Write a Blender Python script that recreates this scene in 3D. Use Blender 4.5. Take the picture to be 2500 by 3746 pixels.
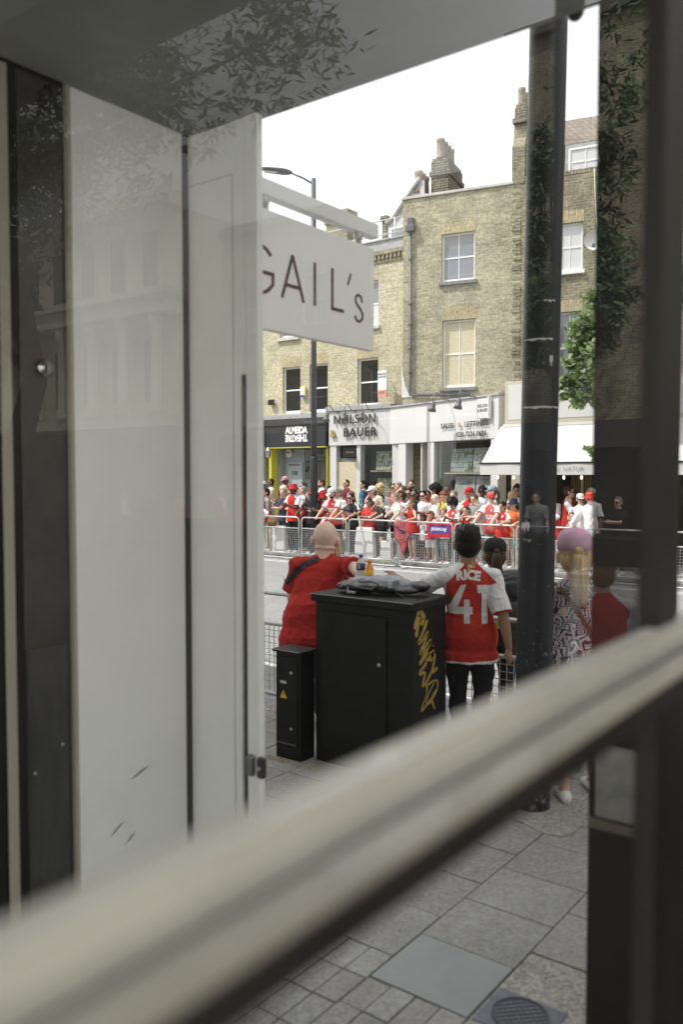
import bpy, bmesh, math, random
from mathutils import Vector as V3, Matrix as M4, noise as NZ
from mathutils.bvhtree import BVHTree
R = math.radians
random.seed(7)
sc = bpy.context.scene
COL = sc.collection
for o in list(bpy.data.objects): bpy.data.objects.remove(o)

# ------------------------------------------------------------------ camera, sky, sun
# the world is laid out along the street: x runs along it, y across it, z = 0 is the near pavement
cd = bpy.data.cameras.new('camera'); cam = bpy.data.objects.new('camera', cd); COL.objects.link(cam)
cam.location = (0, 0, 2.2); cam.rotation_euler = (R(90 - 2.51), 0, R(37.05))
cd.sensor_fit = 'VERTICAL'; cd.sensor_height = 36; cd.sensor_width = 24; cd.lens = 29.88
cd.clip_start = 0.02; cd.clip_end = 500
cd.dof.use_dof = True; cd.dof.focus_distance = 12.5; cd.dof.aperture_fstop = 1.75
sc.camera = cam
SUN = V3((0.50, 0.50, -0.98)).normalized()          # the way the light travels
world = bpy.data.worlds.new("World"); sc.world = world; world.use_nodes = True
wn = world.node_tree.nodes; wl = world.node_tree.links
bg = wn['Background']; sky = wn.new('ShaderNodeTexSky'); sky.sky_type = 'NISHITA'; sky.sun_disc = False
sky.sun_elevation = math.asin(-SUN.z); sky.sun_rotation = math.atan2(-SUN.x, -SUN.y)
sky.dust_density = 4.0; sky.ozone_density = 1.0; sky.air_density = 1.0
hs = wn.new('ShaderNodeHueSaturation'); hs.inputs['Saturation'].default_value = 0.10; hs.inputs['Value'].default_value = 1.0
cl = wn.new('ShaderNodeMix'); cl.data_type = 'RGBA'; cl.inputs[0].default_value = 0.55; cl.inputs[7].default_value = (8.6, 8.7, 8.8, 1)
wl.new(sky.outputs[0], hs.inputs['Color']); wl.new(hs.outputs[0], cl.inputs[6]); wl.new(cl.outputs[2], bg.inputs[0])
bg.inputs[1].default_value = 0.12
sd = bpy.data.lights.new('sun', 'SUN'); sd.energy = 2.4; sd.angle = R(0.6); sd.color = (1, .97, .92)
sun = bpy.data.objects.new('sun', sd); COL.objects.link(sun); sun.rotation_euler = SUN.to_track_quat('-Z', 'Y').to_euler()
sun.location = (0, 0, 30)
sc.view_settings.view_transform = 'Standard'; sc.view_settings.look = 'None'; sc.view_settings.exposure = 0.9; sc.view_settings.gamma = 1
sc.render.engine = 'CYCLES'
sc.cycles.transparent_max_bounces = 12

# ------------------------------------------------------------------ materials
MC = {}
def mat(name, col, rough=.6, metal=0, noise=None, bump=None, spec=.5, coat=0, stretch=None, col2=None):
    if name in MC: return MC[name]
    m = bpy.data.materials.new(name); m.use_nodes = True; n = m.node_tree.nodes; l = m.node_tree.links
    b = n['Principled BSDF']; b.inputs['Roughness'].default_value = rough; b.inputs['Metallic'].default_value = metal
    b.inputs['Specular IOR Level'].default_value = spec; b.inputs['Coat Weight'].default_value = coat
    b.inputs['Base Color'].default_value = (*col, 1)
    tc = n.new('ShaderNodeTexCoord'); mp = n.new('ShaderNodeMapping'); l.new(tc.outputs['Object'], mp.inputs[0])
    if stretch: mp.inputs['Scale'].default_value = stretch
    if noise:
        t = n.new('ShaderNodeTexNoise'); t.inputs['Scale'].default_value = noise[0]; t.inputs['Detail'].default_value = 6
        t.inputs['Roughness'].default_value = .65
        l.new(mp.outputs[0], t.inputs['Vector'])
        r = n.new('ShaderNodeValToRGB'); l.new(t.outputs['Fac'], r.inputs[0]); a = noise[1]
        r.color_ramp.elements[0].position = .32; r.color_ramp.elements[1].position = .68
        c2 = col2 or [min(1, c * (1 + a)) for c in col]
        r.color_ramp.elements[0].color = (*[c * (1 - a) for c in col], 1); r.color_ramp.elements[1].color = (*c2, 1)
        l.new(r.outputs[0], b.inputs['Base Color'])
    if bump:
        t = n.new('ShaderNodeTexNoise'); t.inputs['Scale'].default_value = bump[0]; t.inputs['Detail'].default_value = 5
        l.new(mp.outputs[0], t.inputs['Vector']); k = n.new('ShaderNodeBump'); k.inputs['Strength'].default_value = bump[1]
        k.inputs['Distance'].default_value = bump[2] if len(bump) > 2 else .01
        l.new(t.outputs['Fac'], k.inputs['Height']); l.new(k.outputs[0], b.inputs['Normal'])
    MC[name] = m; return m

def brick_mat(name, c1, c2, mortar, w=.225, h=.075, vertical=False, dirt=.35):
    if name in MC: return MC[name]
    m = bpy.data.materials.new(name); m.use_nodes = True; n = m.node_tree.nodes; l = m.node_tree.links
    b = n['Principled BSDF']; b.inputs['Roughness'].default_value = .9; b.inputs['Specular IOR Level'].default_value = .2
    tc = n.new('ShaderNodeTexCoord'); sp = n.new('ShaderNodeSeparateXYZ'); l.new(tc.outputs['Object'], sp.inputs[0])
    ad = n.new('ShaderNodeMath'); ad.operation = 'ADD'; l.new(sp.outputs[0], ad.inputs[0]); l.new(sp.outputs[1], ad.inputs[1])
    cb = n.new('ShaderNodeCombineXYZ')
    if vertical: l.new(sp.outputs[2], cb.inputs[0]); l.new(ad.outputs[0], cb.inputs[1])
    else: l.new(ad.outputs[0], cb.inputs[0]); l.new(sp.outputs[2], cb.inputs[1])
    wob = n.new('ShaderNodeTexNoise'); wob.inputs['Scale'].default_value = 9; wob.inputs['Detail'].default_value = 3
    l.new(cb.outputs[0], wob.inputs['Vector'])
    mx = n.new('ShaderNodeMix'); mx.data_type = 'VECTOR'; mx.inputs[0].default_value = .018
    l.new(cb.outputs[0], mx.inputs[4]); l.new(wob.outputs['Color'], mx.inputs[5])
    bt = n.new('ShaderNodeTexBrick'); bt.inputs['Scale'].default_value = 1; bt.inputs['Brick Width'].default_value = w
    bt.inputs['Row Height'].default_value = h; bt.inputs['Mortar Size'].default_value = .009; bt.inputs['Mortar Smooth'].default_value = .3
    bt.inputs['Color1'].default_value = (*c1, 1); bt.inputs['Color2'].default_value = (*c2, 1); bt.inputs['Mortar'].default_value = (*mortar, 1)
    bt.inputs['Bias'].default_value = -.1
    l.new(mx.outputs[1], bt.inputs['Vector'])
    ns = n.new('ShaderNodeTexNoise'); ns.inputs['Scale'].default_value = 1.1; ns.inputs['Detail'].default_value = 8; ns.inputs['Roughness'].default_value = .75
    l.new(tc.outputs['Object'], ns.inputs['Vector'])
    rp = n.new('ShaderNodeValToRGB'); l.new(ns.outputs[0], rp.inputs[0]); rp.color_ramp.elements[0].position = .38; rp.color_ramp.elements[1].position = .62
    rp.color_ramp.elements[0].color = (1 - dirt, 1 - dirt, 1 - dirt, 1); rp.color_ramp.elements[1].color = (1.05, 1.05, 1.02, 1)
    n2 = n.new('ShaderNodeTexNoise'); n2.inputs['Scale'].default_value = 14; n2.inputs['Detail'].default_value = 4; l.new(cb.outputs[0], n2.inputs['Vector'])
    r2 = n.new('ShaderNodeValToRGB'); l.new(n2.outputs[0], r2.inputs[0]); r2.color_ramp.elements[0].position = .35; r2.color_ramp.elements[1].position = .65
    r2.color_ramp.elements[0].color = (.72, .70, .66, 1); r2.color_ramp.elements[1].color = (1.12, 1.1, 1.05, 1)
    m1 = n.new('ShaderNodeMix'); m1.data_type = 'RGBA'; m1.blend_type = 'MULTIPLY'; m1.inputs[0].default_value = 1
    l.new(bt.outputs[0], m1.inputs[6]); l.new(rp.outputs[0], m1.inputs[7])
    m2 = n.new('ShaderNodeMix'); m2.data_type = 'RGBA'; m2.blend_type = 'MULTIPLY'; m2.inputs[0].default_value = 1
    l.new(m1.outputs[2], m2.inputs[6]); l.new(r2.outputs[0], m2.inputs[7]); l.new(m2.outputs[2], b.inputs['Base Color'])
    bp = n.new('ShaderNodeBump'); bp.inputs['Strength'].default_value = .7; bp.inputs['Distance'].default_value = .012; bp.invert = True
    l.new(bt.outputs['Fac'], bp.inputs['Height']); l.new(bp.outputs[0], b.inputs['Normal'])
    MC[name] = m; return m

def glass_mat(name, tint=(.93, .94, .93), k=1.9, rough=0.0, ior=1.5):
    if name in MC: return MC[name]
    m = bpy.data.materials.new(name); m.use_nodes = True; n = m.node_tree.nodes; l = m.node_tree.links
    n.remove(n['Principled BSDF']); out = n['Material Output']
    t = n.new('ShaderNodeBsdfTransparent'); t.inputs[0].default_value = (*tint, 1)
    g = n.new('ShaderNodeBsdfGlossy'); g.inputs['Roughness'].default_value = rough; g.inputs['Color'].default_value = (1, 1, 1, 1)
    f = n.new('ShaderNodeFresnel'); f.inputs[0].default_value = ior
    ge = n.new('ShaderNodeNewGeometry'); mr = n.new('ShaderNodeMapRange'); mr.inputs[3].default_value = ior; mr.inputs[4].default_value = 1 / ior   # thin pane: same from both sides
    l.new(ge.outputs['Backfacing'], mr.inputs[0]); l.new(mr.outputs[0], f.inputs[0])
    mu = n.new('ShaderNodeMath'); mu.operation = 'MULTIPLY'; mu.inputs[1].default_value = k; mu.use_clamp = True
    l.new(f.outputs[0], mu.inputs[0]); x = n.new('ShaderNodeMixShader'); l.new(mu.outputs[0], x.inputs[0])
    l.new(t.outputs[0], x.inputs[1]); l.new(g.outputs[0], x.inputs[2]); l.new(x.outputs[0], out.inputs[0])
    MC[name] = m; return m

# ------------------------------------------------------------------ mesh builder
class MB:
    def __init__(s): s.v = []; s.f = []; s.m = []; s.sm = []
    def add(s, vs, fs, m=0, sm=False):
        o = len(s.v); s.v += [tuple(v) for v in vs]
        for f in fs: s.f.append([i + o for i in f]); s.m.append(m); s.sm.append(sm)
        return s
    def box(s, x0, x1, y0, y1, z0, z1, m=0, T=None):
        vs = [V3((x, y, z)) for x in (x0, x1) for y in (y0, y1) for z in (z0, z1)]
        if T is not None: vs = [T @ v for v in vs]
        return s.add(vs, [(0, 1, 3, 2), (4, 6, 7, 5), (0, 4, 5, 1), (2, 3, 7, 6), (0, 2, 6, 4), (1, 5, 7, 3)], m)
    def loft(s, rings, m=0, caps=True, sm=True, closed=True):
        n = len(rings[0]); vs = [p for r in rings for p in r]; fs = []
        for i in range(len(rings) - 1):
            for j in range(n if closed else n - 1):
                a = i * n + j; b = i * n + (j + 1) % n; fs.append((a, b, b + n, a + n))
        if caps and closed:
            fs.append(tuple(range(n - 1, -1, -1))); fs.append(tuple(range((len(rings) - 1) * n, len(rings) * n)))
        return s.add(vs, fs, m, sm)
    def tube(s, pts, rad, n=8, m=0, dome=False, sm=True):
        pts = [V3(p) for p in pts]
        if not hasattr(rad, '__len__'): rad = [rad] * len(pts)
        if dome:
            a = (pts[0] - pts[1]).normalized(); b = (pts[-1] - pts[-2]).normalized(); r0, r1 = rad[0], rad[-1]
            pts = [pts[0] + a * r0 * .95, pts[0] + a * r0 * .7] + pts + [pts[-1] + b * r1 * .7, pts[-1] + b * r1 * .95]
            rad = [r0 * .25, r0 * .72] + list(rad) + [r1 * .72, r1 * .25]
        rings = []; up = None
        for i, p in enumerate(pts):
            d = (pts[min(i + 1, len(pts) - 1)] - pts[max(i - 1, 0)]).normalized()
            if up is None: up = V3((0, 0, 1)) if abs(d.z) < .9 else V3((1, 0, 0))
            x = d.cross(up).normalized(); y = x.cross(d).normalized(); up = y
            rings.append([p + x * math.cos(2 * math.pi * k / n) * rad[i] + y * math.sin(2 * math.pi * k / n) * rad[i] for k in range(n)])
        return s.loft(rings, m, True, sm)
    def cyl(s, c, r, h, n=16, m=0, r2=None, axis='z', sm=True):
        c = V3(c); a = {'x': V3((1, 0, 0)), 'y': V3((0, 1, 0)), 'z': V3((0, 0, 1))}[axis] * h
        return s.tube([c, c + a], [r, r if r2 is None else r2], n, m, sm=sm)
    def ell(s, c, r, rot=None, m=0, nu=12, nv=8):
        rings = []
        for i in range(nv + 1):
            t = math.pi * (i + .02 if i == 0 else i - .02 if i == nv else i) / nv
            ring = []
            for k in range(nu):
                a = 2 * math.pi * k / nu
                p = V3((r[0] * math.sin(t) * math.cos(a), r[1] * math.sin(t) * math.sin(a), -r[2] * math.cos(t)))
                ring.append(V3(c) + (rot @ p if rot is not None else p))
            rings.append(ring)
        return s.loft(rings, m)
    def prism(s, poly, z0, z1, m=0, T=None):     # poly in xy, extruded in z (T maps to place)
        n = len(poly); vs = [V3((x, y, z0)) for x, y in poly] + [V3((x, y, z1)) for x, y in poly]
        if T is not None: vs = [T @ v for v in vs]
        return s.add(vs, [tuple(range(n - 1, -1, -1)), tuple(range(n, 2 * n))] + [(i, (i + 1) % n, (i + 1) % n + n, i + n) for i in range(n)], m)
    def mesh(s, name='m'):
        me = bpy.data.meshes.new(name); me.from_pydata([tuple(v) for v in s.v], [], s.f)
        me.polygons.foreach_set('material_index', s.m); me.polygons.foreach_set('use_smooth', s.sm)
        bm = bmesh.new(); bm.from_mesh(me); bmesh.ops.recalc_face_normals(bm, faces=bm.faces); bm.to_mesh(me); bm.free()
        me.update(); return me
    def build(s, name, mats, parent=None, loc=None, rz=0, bevel=0):
        me = s.mesh(name)
        return link(name, me, mats, parent, loc, rz, bevel)
def link(name, me, mats, parent=None, loc=None, rz=0, bevel=0):
    if len(me.materials): me.materials.clear()
    for m in (mats if isinstance(mats, (list, tuple)) else [mats]): me.materials.append(m)
    o = bpy.data.objects.new(name, me); COL.objects.link(o)
    if parent: o.parent = parent
    if loc is not None: o.location = loc
    o.rotation_euler = (0, 0, rz)
    if bevel:
        b = o.modifiers.new('bevel', 'BEVEL'); b.width = bevel; b.segments = 2; b.limit_method = 'ANGLE'; b.angle_limit = R(40)
    return o
def thing(name, label, cat, loc=(0, 0, 0), rz=0, group=None):
    o = bpy.data.objects.new(name, None); COL.objects.link(o); o.location = loc; o.rotation_euler = (0, 0, rz); o.empty_display_size = .2
    return tag(o, label, cat, group)
def tag(o, label, cat, group=None):
    o['label'] = label; o['category'] = cat
    if group: o['group'] = group
    return o
def struct(o, kind='structure'):
    o['kind'] = kind; return o
TS = bpy.data.scenes.new('workbench')      # scratch scene so that baking a modifier never re-evaluates the street
def bake(o):
    TS.collection.objects.link(o); vl = TS.view_layers[0]; vl.update(); r = bpy.data.meshes.new_from_object(o.evaluated_get(vl.depsgraph)); bpy.data.objects.remove(o); return r
def evald(me, mods):
    o = bpy.data.objects.new('tmp', me)
    for t, kw in mods:
        m = o.modifiers.new('m', t)
        for k, v in kw.items(): setattr(m, k, v)
    return bake(o)
def remesh(mb, vox, sm=3, f=.5):
    me = mb.mesh(); r = evald(me, [('REMESH', dict(mode='VOXEL', voxel_size=vox, use_smooth_shade=True)), ('SMOOTH', dict(iterations=sm, factor=f))])
    bpy.data.meshes.remove(me); return r
def text_mesh(s, size, extrude=.002, bold=0, shear=0, spacing=1, align='CENTER', line=1, sx=1):
    cu = bpy.data.curves.new('t', 'FONT'); cu.body = s; cu.size = size; cu.extrude = extrude; cu.offset = bold; cu.shear = shear
    cu.space_character = spacing; cu.align_x = align; cu.align_y = 'CENTER'; cu.space_line = line; cu.resolution_u = 3
    me = bake(bpy.data.objects.new('t', cu)); bpy.data.curves.remove(cu)
    if sx != 1: me.transform(M4.Diagonal((sx, 1, 1, 1)))
    return me
def frame(o, r, u):           # matrix whose x is r, y is u, z is r x u, origin o
    r = V3(r).normalized(); n = r.cross(V3(u)).normalized(); u = n.cross(r)
    m = M4.Identity(4)
    for i in range(3): m[i][0] = r[i]; m[i][1] = u[i]; m[i][2] = n[i]; m[i][3] = o[i]
    return m
def letters(name, s, size, o, r, u, m, parent, **k):
    me = text_mesh(s, size, **k); me.transform(frame(o, r, u)); return link(name, me, m, parent)
def decal(name, me, tgt, o, r, u, m, parent, off=.004, cut=.02):
    """lay a flat mesh onto a curved surface of tgt (mesh, same space): project along -(r x u)"""
    bm = bmesh.new(); bm.from_mesh(me); bmesh.ops.remove_doubles(bm, verts=bm.verts, dist=1e-5)
    bmesh.ops.triangulate(bm, faces=bm.faces)
    for _ in range(5):
        es = [e for e in bm.edges if e.calc_length() > cut]
        if not es: break
        bmesh.ops.subdivide_edges(bm, edges=es, cuts=1); bmesh.ops.triangulate(bm, faces=bm.faces)
    F = frame(o, r, u); bm.transform(F); n = V3((F[0][2], F[1][2], F[2][2]))
    t = BVHTree.FromPolygons([v.co.copy() for v in tgt.vertices], [tuple(p.vertices) for p in tgt.polygons])
    last = None
    for v in bm.verts:
        h = t.ray_cast(v.co + n * .6, -n, 1.2)
        if h[0] is not None: v.co = h[0] + n * off
    m2 = bpy.data.meshes.new(name); bm.to_mesh(m2); bm.free()
    return link(name, m2, m, parent)

WHT = mat('white_paint', (.68, .68, .66), .5, noise=(3, .06)); STONE = mat('pale_stone', (.5, .49, .45), .8, noise=(4, .2), bump=(30, .3))
LEAD = mat('lead_flashing', (.34, .35, .36), .6, noise=(5, .2)); BLK = mat('black_paint', (.018, .018, .02), .35, noise=(6, .3), bump=(60, .08))
GALV = mat('galvanised_steel', (.46, .47, .47), .42, .35, noise=(9, .18)); GREYM = mat('grey_metal', (.16, .165, .18), .45, .3, noise=(8, .15))
# ------------------------------------------------------------------ ground
def pave_mat(name, c, sp=.35, var=.12):
    m = mat(name, c, .85, noise=(2.2, var), spec=.25); 
    if m.get('done'): return m
    n = m.node_tree.nodes; l = m.node_tree.links; b = n['Principled BSDF']
    src = b.inputs['Base Color'].links[0].from_socket
    tc = n.new('ShaderNodeTexCoord'); vo = n.new('ShaderNodeTexVoronoi'); vo.inputs['Scale'].default_value = 75; l.new(tc.outputs['Object'], vo.inputs['Vector'])
    rp = n.new('ShaderNodeValToRGB'); l.new(vo.outputs['Color'], rp.inputs[0]); rp.color_ramp.elements[0].position = .25; rp.color_ramp.elements[1].position = .8
    rp.color_ramp.elements[0].color = (1 - sp, 1 - sp, 1 - sp, 1); rp.color_ramp.elements[1].color = (1 + sp, 1 + sp, 1 + sp * .9, 1)
    mx = n.new('ShaderNodeMix'); mx.data_type = 'RGBA'; mx.blend_type = 'MULTIPLY'; mx.inputs[0].default_value = 1
    l.new(src, mx.inputs[6]); l.new(rp.outputs[0], mx.inputs[7])
    ns = n.new('ShaderNodeTexNoise'); ns.inputs['Scale'].default_value = 9; ns.inputs['Detail'].default_value = 6; ns.inputs['Roughness'].default_value = .8
    l.new(tc.outputs['Object'], ns.inputs['Vector']); r2 = n.new('ShaderNodeValToRGB'); l.new(ns.outputs[0], r2.inputs[0])
    r2.color_ramp.elements[0].position = .3; r2.color_ramp.elements[0].color = (.72, .7, .67, 1); r2.color_ramp.elements[1].position = .55; r2.color_ramp.elements[1].color = (1, 1, 1, 1)
    m3 = n.new('ShaderNodeMix'); m3.data_type = 'RGBA'; m3.blend_type = 'MULTIPLY'; m3.inputs[0].default_value = .5
    l.new(mx.outputs[2], m3.inputs[6]); l.new(r2.outputs[0], m3.inputs[7])
    l.new(m3.outputs[2], b.inputs['Base Color'])
    bp = n.new('ShaderNodeBump'); bp.inputs['Strength'].default_value = .35; bp.inputs['Distance'].default_value = .004
    l.new(vo.outputs['Distance'], bp.inputs['Height']); l.new(bp.outputs[0], b.inputs['Normal']); m['done'] = 1
    return m
asphalt = pave_mat('asphalt', (.25, .25, .255), .4, .12)
PV = [pave_mat('slab_%s' % c, [q * .93 for q in k], .15, .1) for c, k in (('a', (.33, .325, .31)), ('b', (.30, .295, .28)), ('c', (.355, .35, .335)), ('d', (.32, .31, .29)))]
g = MB(); g.box(-150, 150, -60, 150, -.6, -.125)
struct(g.build('ground', mat('earth', (.16, .155, .15), .9, noise=(.5, .2))))
g = MB(); g.box(-90, 90, 6.02, 17.9, -.3, -.12)
struct(g.build('road', asphalt))
g = MB(); mk = mat('road_marking', (.6, .6, .58), .7, noise=(12, .3))
def mark(x0, y0, x1, y1, w=.1):
    d = V3((x1 - x0, y1 - y0, 0)).normalized(); q = V3((-d.y, d.x, 0)) * w / 2; a = V3((x0, y0, -.116)); b = V3((x1, y1, -.116))
    g.add([a - q, b - q, b + q, a + q], [(0, 1, 2, 3)])
for k in range(-6, 5): mark(k * 2.4 - 1, 7.6 + .25 * (k % 2), k * 2.4 + 1, 7.6 + .25 * ((k + 1) % 2))
for k in range(-10, 8): mark(k * 3.2, 12, k * 3.2 + 1.2, 12)
mark(-40, 17.1, 40, 17.1, .09); mark(-40, 17.3, 40, 17.3, .09); mark(-7.2, 6.5, -5.4, 6.75, .12)
struct(g.build('road_markings', mk))
g = MB(); x = -40.0
while x < 40: g.box(x, x + .895, 5.86, 6.02, -.3, .002); x += .9
struct(g.build('near_kerb', pave_mat('granite', (.33, .325, .31), .4, .15), bevel=.012))
g = MB(); x = -40.0
while x < 40: g.box(x, x + .895, 17.9, 18.1, -.3, .0); x += .9
struct(g.build('far_kerb', pave_mat('granite', (.33, .325, .31), .4, .15), bevel=.015))
g = MB(); g.box(-90, 90, 18.1, 19.42, -.3, -.004); struct(g.build('far_pavement', pave_mat('far_slabs', (.37, .36, .34), .2, .15)))
g = MB(); g.box(-90, -8.2, 19.42, 40, -.3, .33); g.box(-8.2, 90, 19.42, 40, -.3, .03)
struct(g.build('raised_far_pavement', pave_mat('far_slabs', (.37, .36, .34), .2, .15)))
# near pavement: real slabs with sanded joints
g = MB(); g.box(-90, 90, -20, 5.86, -.3, -.018); struct(g.build('pavement_bed', mat('joint_sand', (.07, .065, .055), .95, noise=(30, .4))))
g = MB(); rnd = random.Random(3); offs = {0: 2.98, -1: 3.18 - .44, 1: 3.15}
def slab(x0, x1, y0, y1, m):
    j = .004; dz = rnd.uniform(-.003, .003); a = rnd.uniform(-.0015, .0015)
    T = M4.Translation(((x0 + x1) / 2, (y0 + y1) / 2, dz)) @ M4.Rotation(a, 4, 'X') @ M4.Rotation(rnd.uniform(-.003, .003), 4, 'Z')
    w, h = (x1 - x0) / 2 - j, (y1 - y0) / 2 - j; g.box(-w, w, -h, h, -.03, 0, m, T)
for c in range(-26, 14):
    x0 = -2.10 + .49 * c; y = offs.get(c, 2.98 + rnd.choice((0, .1, .2, .32))) - 6 * .4333
    while y < 5.8:
        y1 = min(y + .4333, 5.855)
        if abs(x0 + 1.61 + .49) < .01 and abs(y - 2.98) < .05: y = y1; continue           # smooth blue slab goes here
        if x0 > -1.62 and x0 < -1.2 and 2.9 < (y + y1) / 2 < 3.4: y = y1; continue         # cover and its surround
        if (y1 < 3.0 and -2.2 < x0 < -1.7) or (y1 < 3.22 and -2.65 < x0 < -2.3):            # small setts
            for i in range(4):
                for k in range(2):
                    slab(x0 + .1225 * i, x0 + .1225 * (i + 1), y + .2166 * k, y + .2166 * (k + 1), rnd.randrange(4))
            y = y1; continue
        slab(x0, x0 + .49, y, y1, rnd.choice((0, 0, 1, 2, 3))); y = y1
struct(g.build('near_pavement', PV, bevel=.003))
g = MB(); g.box(-2.093, -1.617, 2.987, 3.413, -.03, .001); struct(g.build('smooth_slab', mat('blue_slab', (.29, .305, .30), .7, noise=(6, .06), bump=(120, .1)), bevel=.003))
g = MB(); g.box(-1.605, -1.125, 2.725, 3.578, -.03, -.002); struct(g.build('cover_surround', pave_mat('concrete', (.33, .32, .29), .3, .15)))
c_ = thing('inspection_cover', 'grey square metal inspection cover with a round criss-cross lid set in the pavement', 'cover', (-1.445, 3.12, 0))
cm = mat('cover_iron', (.17, .18, .21), .55, .3, noise=(20, .2), bump=(90, .2))
g = MB(); g.box(-.15, .15, -.13, .13, -.02, .004); g.build('frame', cm, c_, bevel=.003)
g = MB(); g.cyl((0, 0, .004), .115, .003, 36, sm=False)
g2 = MB()
for k in range(36):
    a, b = 2 * math.pi * k / 36, 2 * math.pi * (k + 1) / 36
    g2.add([(r * math.cos(t), r * math.sin(t), z) for z in (.006, .012) for t in (a, b) for r in (.108, .116)], [(0, 1, 3, 2), (4, 5, 7, 6), (1, 5, 7, 3), (0, 4, 6, 2)])
for s in (-1, 1):
    for k in range(-4, 5):
        o = k * .024; L = math.sqrt(max(0, .106 ** 2 - o ** 2)); T = M4.Rotation(R(45 * s), 4, 'Z')
        g2.box(-L, L, o - .0022, o + .0022, .0075, .0105 if s > 0 else .0098, 0, T)
g.build('lid', cm, c_); g2.build('lid_pattern', mat('cover_rib', (.09, .095, .11), .5, .3), c_)
g = MB(); g.box(-90, 90, -22, .38, -.1, -.002); g.box(4.8, 90, .38, 5.86, -.1, -.002); struct(g.build('pavement', pave_mat('far_slabs', (.37, .36, .34), .2, .15)))
# rough mortar patch round the big pole
g = MB(); rnd = random.Random(5); n = 40; top = []
for k in range(n):
    a = 2 * math.pi * k / n; r = .27 + .15 * NZ.noise(V3((math.cos(a) * 1.6, math.sin(a) * 1.6, 3)))
    top.append((-2.2 + r * 1.25 * math.cos(a), 5.2 + r * math.sin(a)))
g.prism(top, -.03, .006); struct(g.build('mortar_patch', mat('mortar', (.275, .265, .24), .95, noise=(35, .35)), bevel=.004))
g = MB()
for k in range(420):
    a = rnd.uniform(0, 6.28); q = rnd.uniform(.13, .5); s_ = rnd.uniform(.002, .006); x_, y_ = -2.2 + q * 1.2 * math.cos(a), 5.2 + q * math.sin(a)
    g.ell((x_, y_, .006 + s_ * .4), (s_ * 1.3, s_, s_ * .7), nu=5, nv=3)
for k in range(260):
    t = rnd.random(); x_ = -4.45 + .8 * t; y_ = 4.9 + rnd.uniform(-.06, .02); s_ = rnd.uniform(.003, .007); g.ell((x_, y_, s_ * .5), (s_ * 1.3, s_, s_ * .7), nu=5, nv=3)
struct(g.build('loose_grit', mat('grit', (.36, .31, .2), .9, noise=(50, .4))), 'stuff')

# ------------------------------------------------------------------ the shop the camera looks out of
DARK = mat('dark_brown_paint', (.014, .0125, .010), .55, noise=(3, .3), spec=.3); CEIL = mat('grey_ceiling', (.20, .205, .195), .7, noise=(2, .12))
GLS = mat('grey_white_gloss', (.76, .77, .755), .42, noise=(1.5, .05)); SEAM = mat('shadow_seam', (.05, .05, .045), .8)
shop = thing('corner_shop', 'pale grey shop doorway with white pilasters and dark ceiling framing the view', 'shop', (-2.8, 2.6, 0))
def sp(name, m, boxes, bevel=0, parent=None):     # parts given in street coordinates
    g = MB()
    for b in boxes: g.box(b[0] + 2.8, b[1] + 2.8, b[2] - 2.6, b[3] - 2.6, b[4], b[5], b[6] if len(b) > 6 else 0)
    return g.build(name, m, parent or shop, bevel=bevel)
sp('ceiling', CEIL, [(-2.8, -.30, -2, 2.62, 3.67, 3.9)])
sp('upper_wall', brick_mat('shop_brick', (.30, .25, .17), (.24, .2, .14), (.35, .33, .28)), [(-70, -.30, -2, 2.8, 4.3, 9.2), (-70, -2.8, -2, 2.6, 3.95, 4.3)])
sp('roof', GREYM, [(-70, -.30, -2, 2.8, 9.2, 9.5)])
sp('fascia_board', CEIL, [(-2.86, -.3, 2.62, 2.66, 3.668, 4.3), (-.28, 6, 2.1, 2.62, 4.13, 4.3)])
sp('left_wall', DARK, [(-2.95, -2.824, -1.5, 1.985, 0, 3.9)])
sp('reveal_panel', GLS, [(-2.9, -2.80, 2.0, 2.565, 0, 3.67)], .004)
sp('reveal_edge', mat('beige_edge', (.33, .32, .26), .5), [(-2.83, -2.797, 1.985, 2.0, 0, 3.67)], .003)
sp('corner_gap', SEAM, [(-2.84, -2.80, 2.565, 2.60, 0, 3.67)])
sp('pilaster', GLS, [(-2.80, -2.495, 2.60, 2.64, 0, 3.668)], .003)
sp('pilaster_edge', GLS, [(-2.455, -2.39, 2.592, 2.63, 0, 3.668)], .004)
sp('pilaster_upper', GLS, [(-2.495, -2.455, 2.601, 2.64, 2.62, 3.668)])
sp('slot', SEAM, [(-2.495, -2.455, 2.615, 2.64, 0, 2.62)])
sp('inset_line', mat('inset_line', (.33, .33, .32), .6), [(-2.535, -2.532, 2.5985, 2.602, 0, 3.45), (-2.795, -2.532, 2.5985, 2.602, 3.45, 3.453)])
sp('outer_wall', GLS, [(-70, -2.9, 2.6, 2.8, 0, 3.95)])
for y_, z_, l_, a_ in ((2.30, .95, .05, 20), (2.18, .75, .04, 35), (2.25, .69, .03, 30)):
    g = MB(); g.loft([[V3((.0012, y_ - 2.6 + math.cos(R(a_)) * l_ * t + math.sin(R(b)) * .004 * (1 - t * t), z_ + math.sin(R(a_)) * l_ * t + math.cos(R(b)) * .004 * (1 - t * t))) for b in range(0, 360, 60)] for t in (-1, -.5, 0, .5, 1)], caps=False); g.build('scuff_mark', mat('scuff_grey', (.68, .69, .67), .6), shop)
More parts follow.
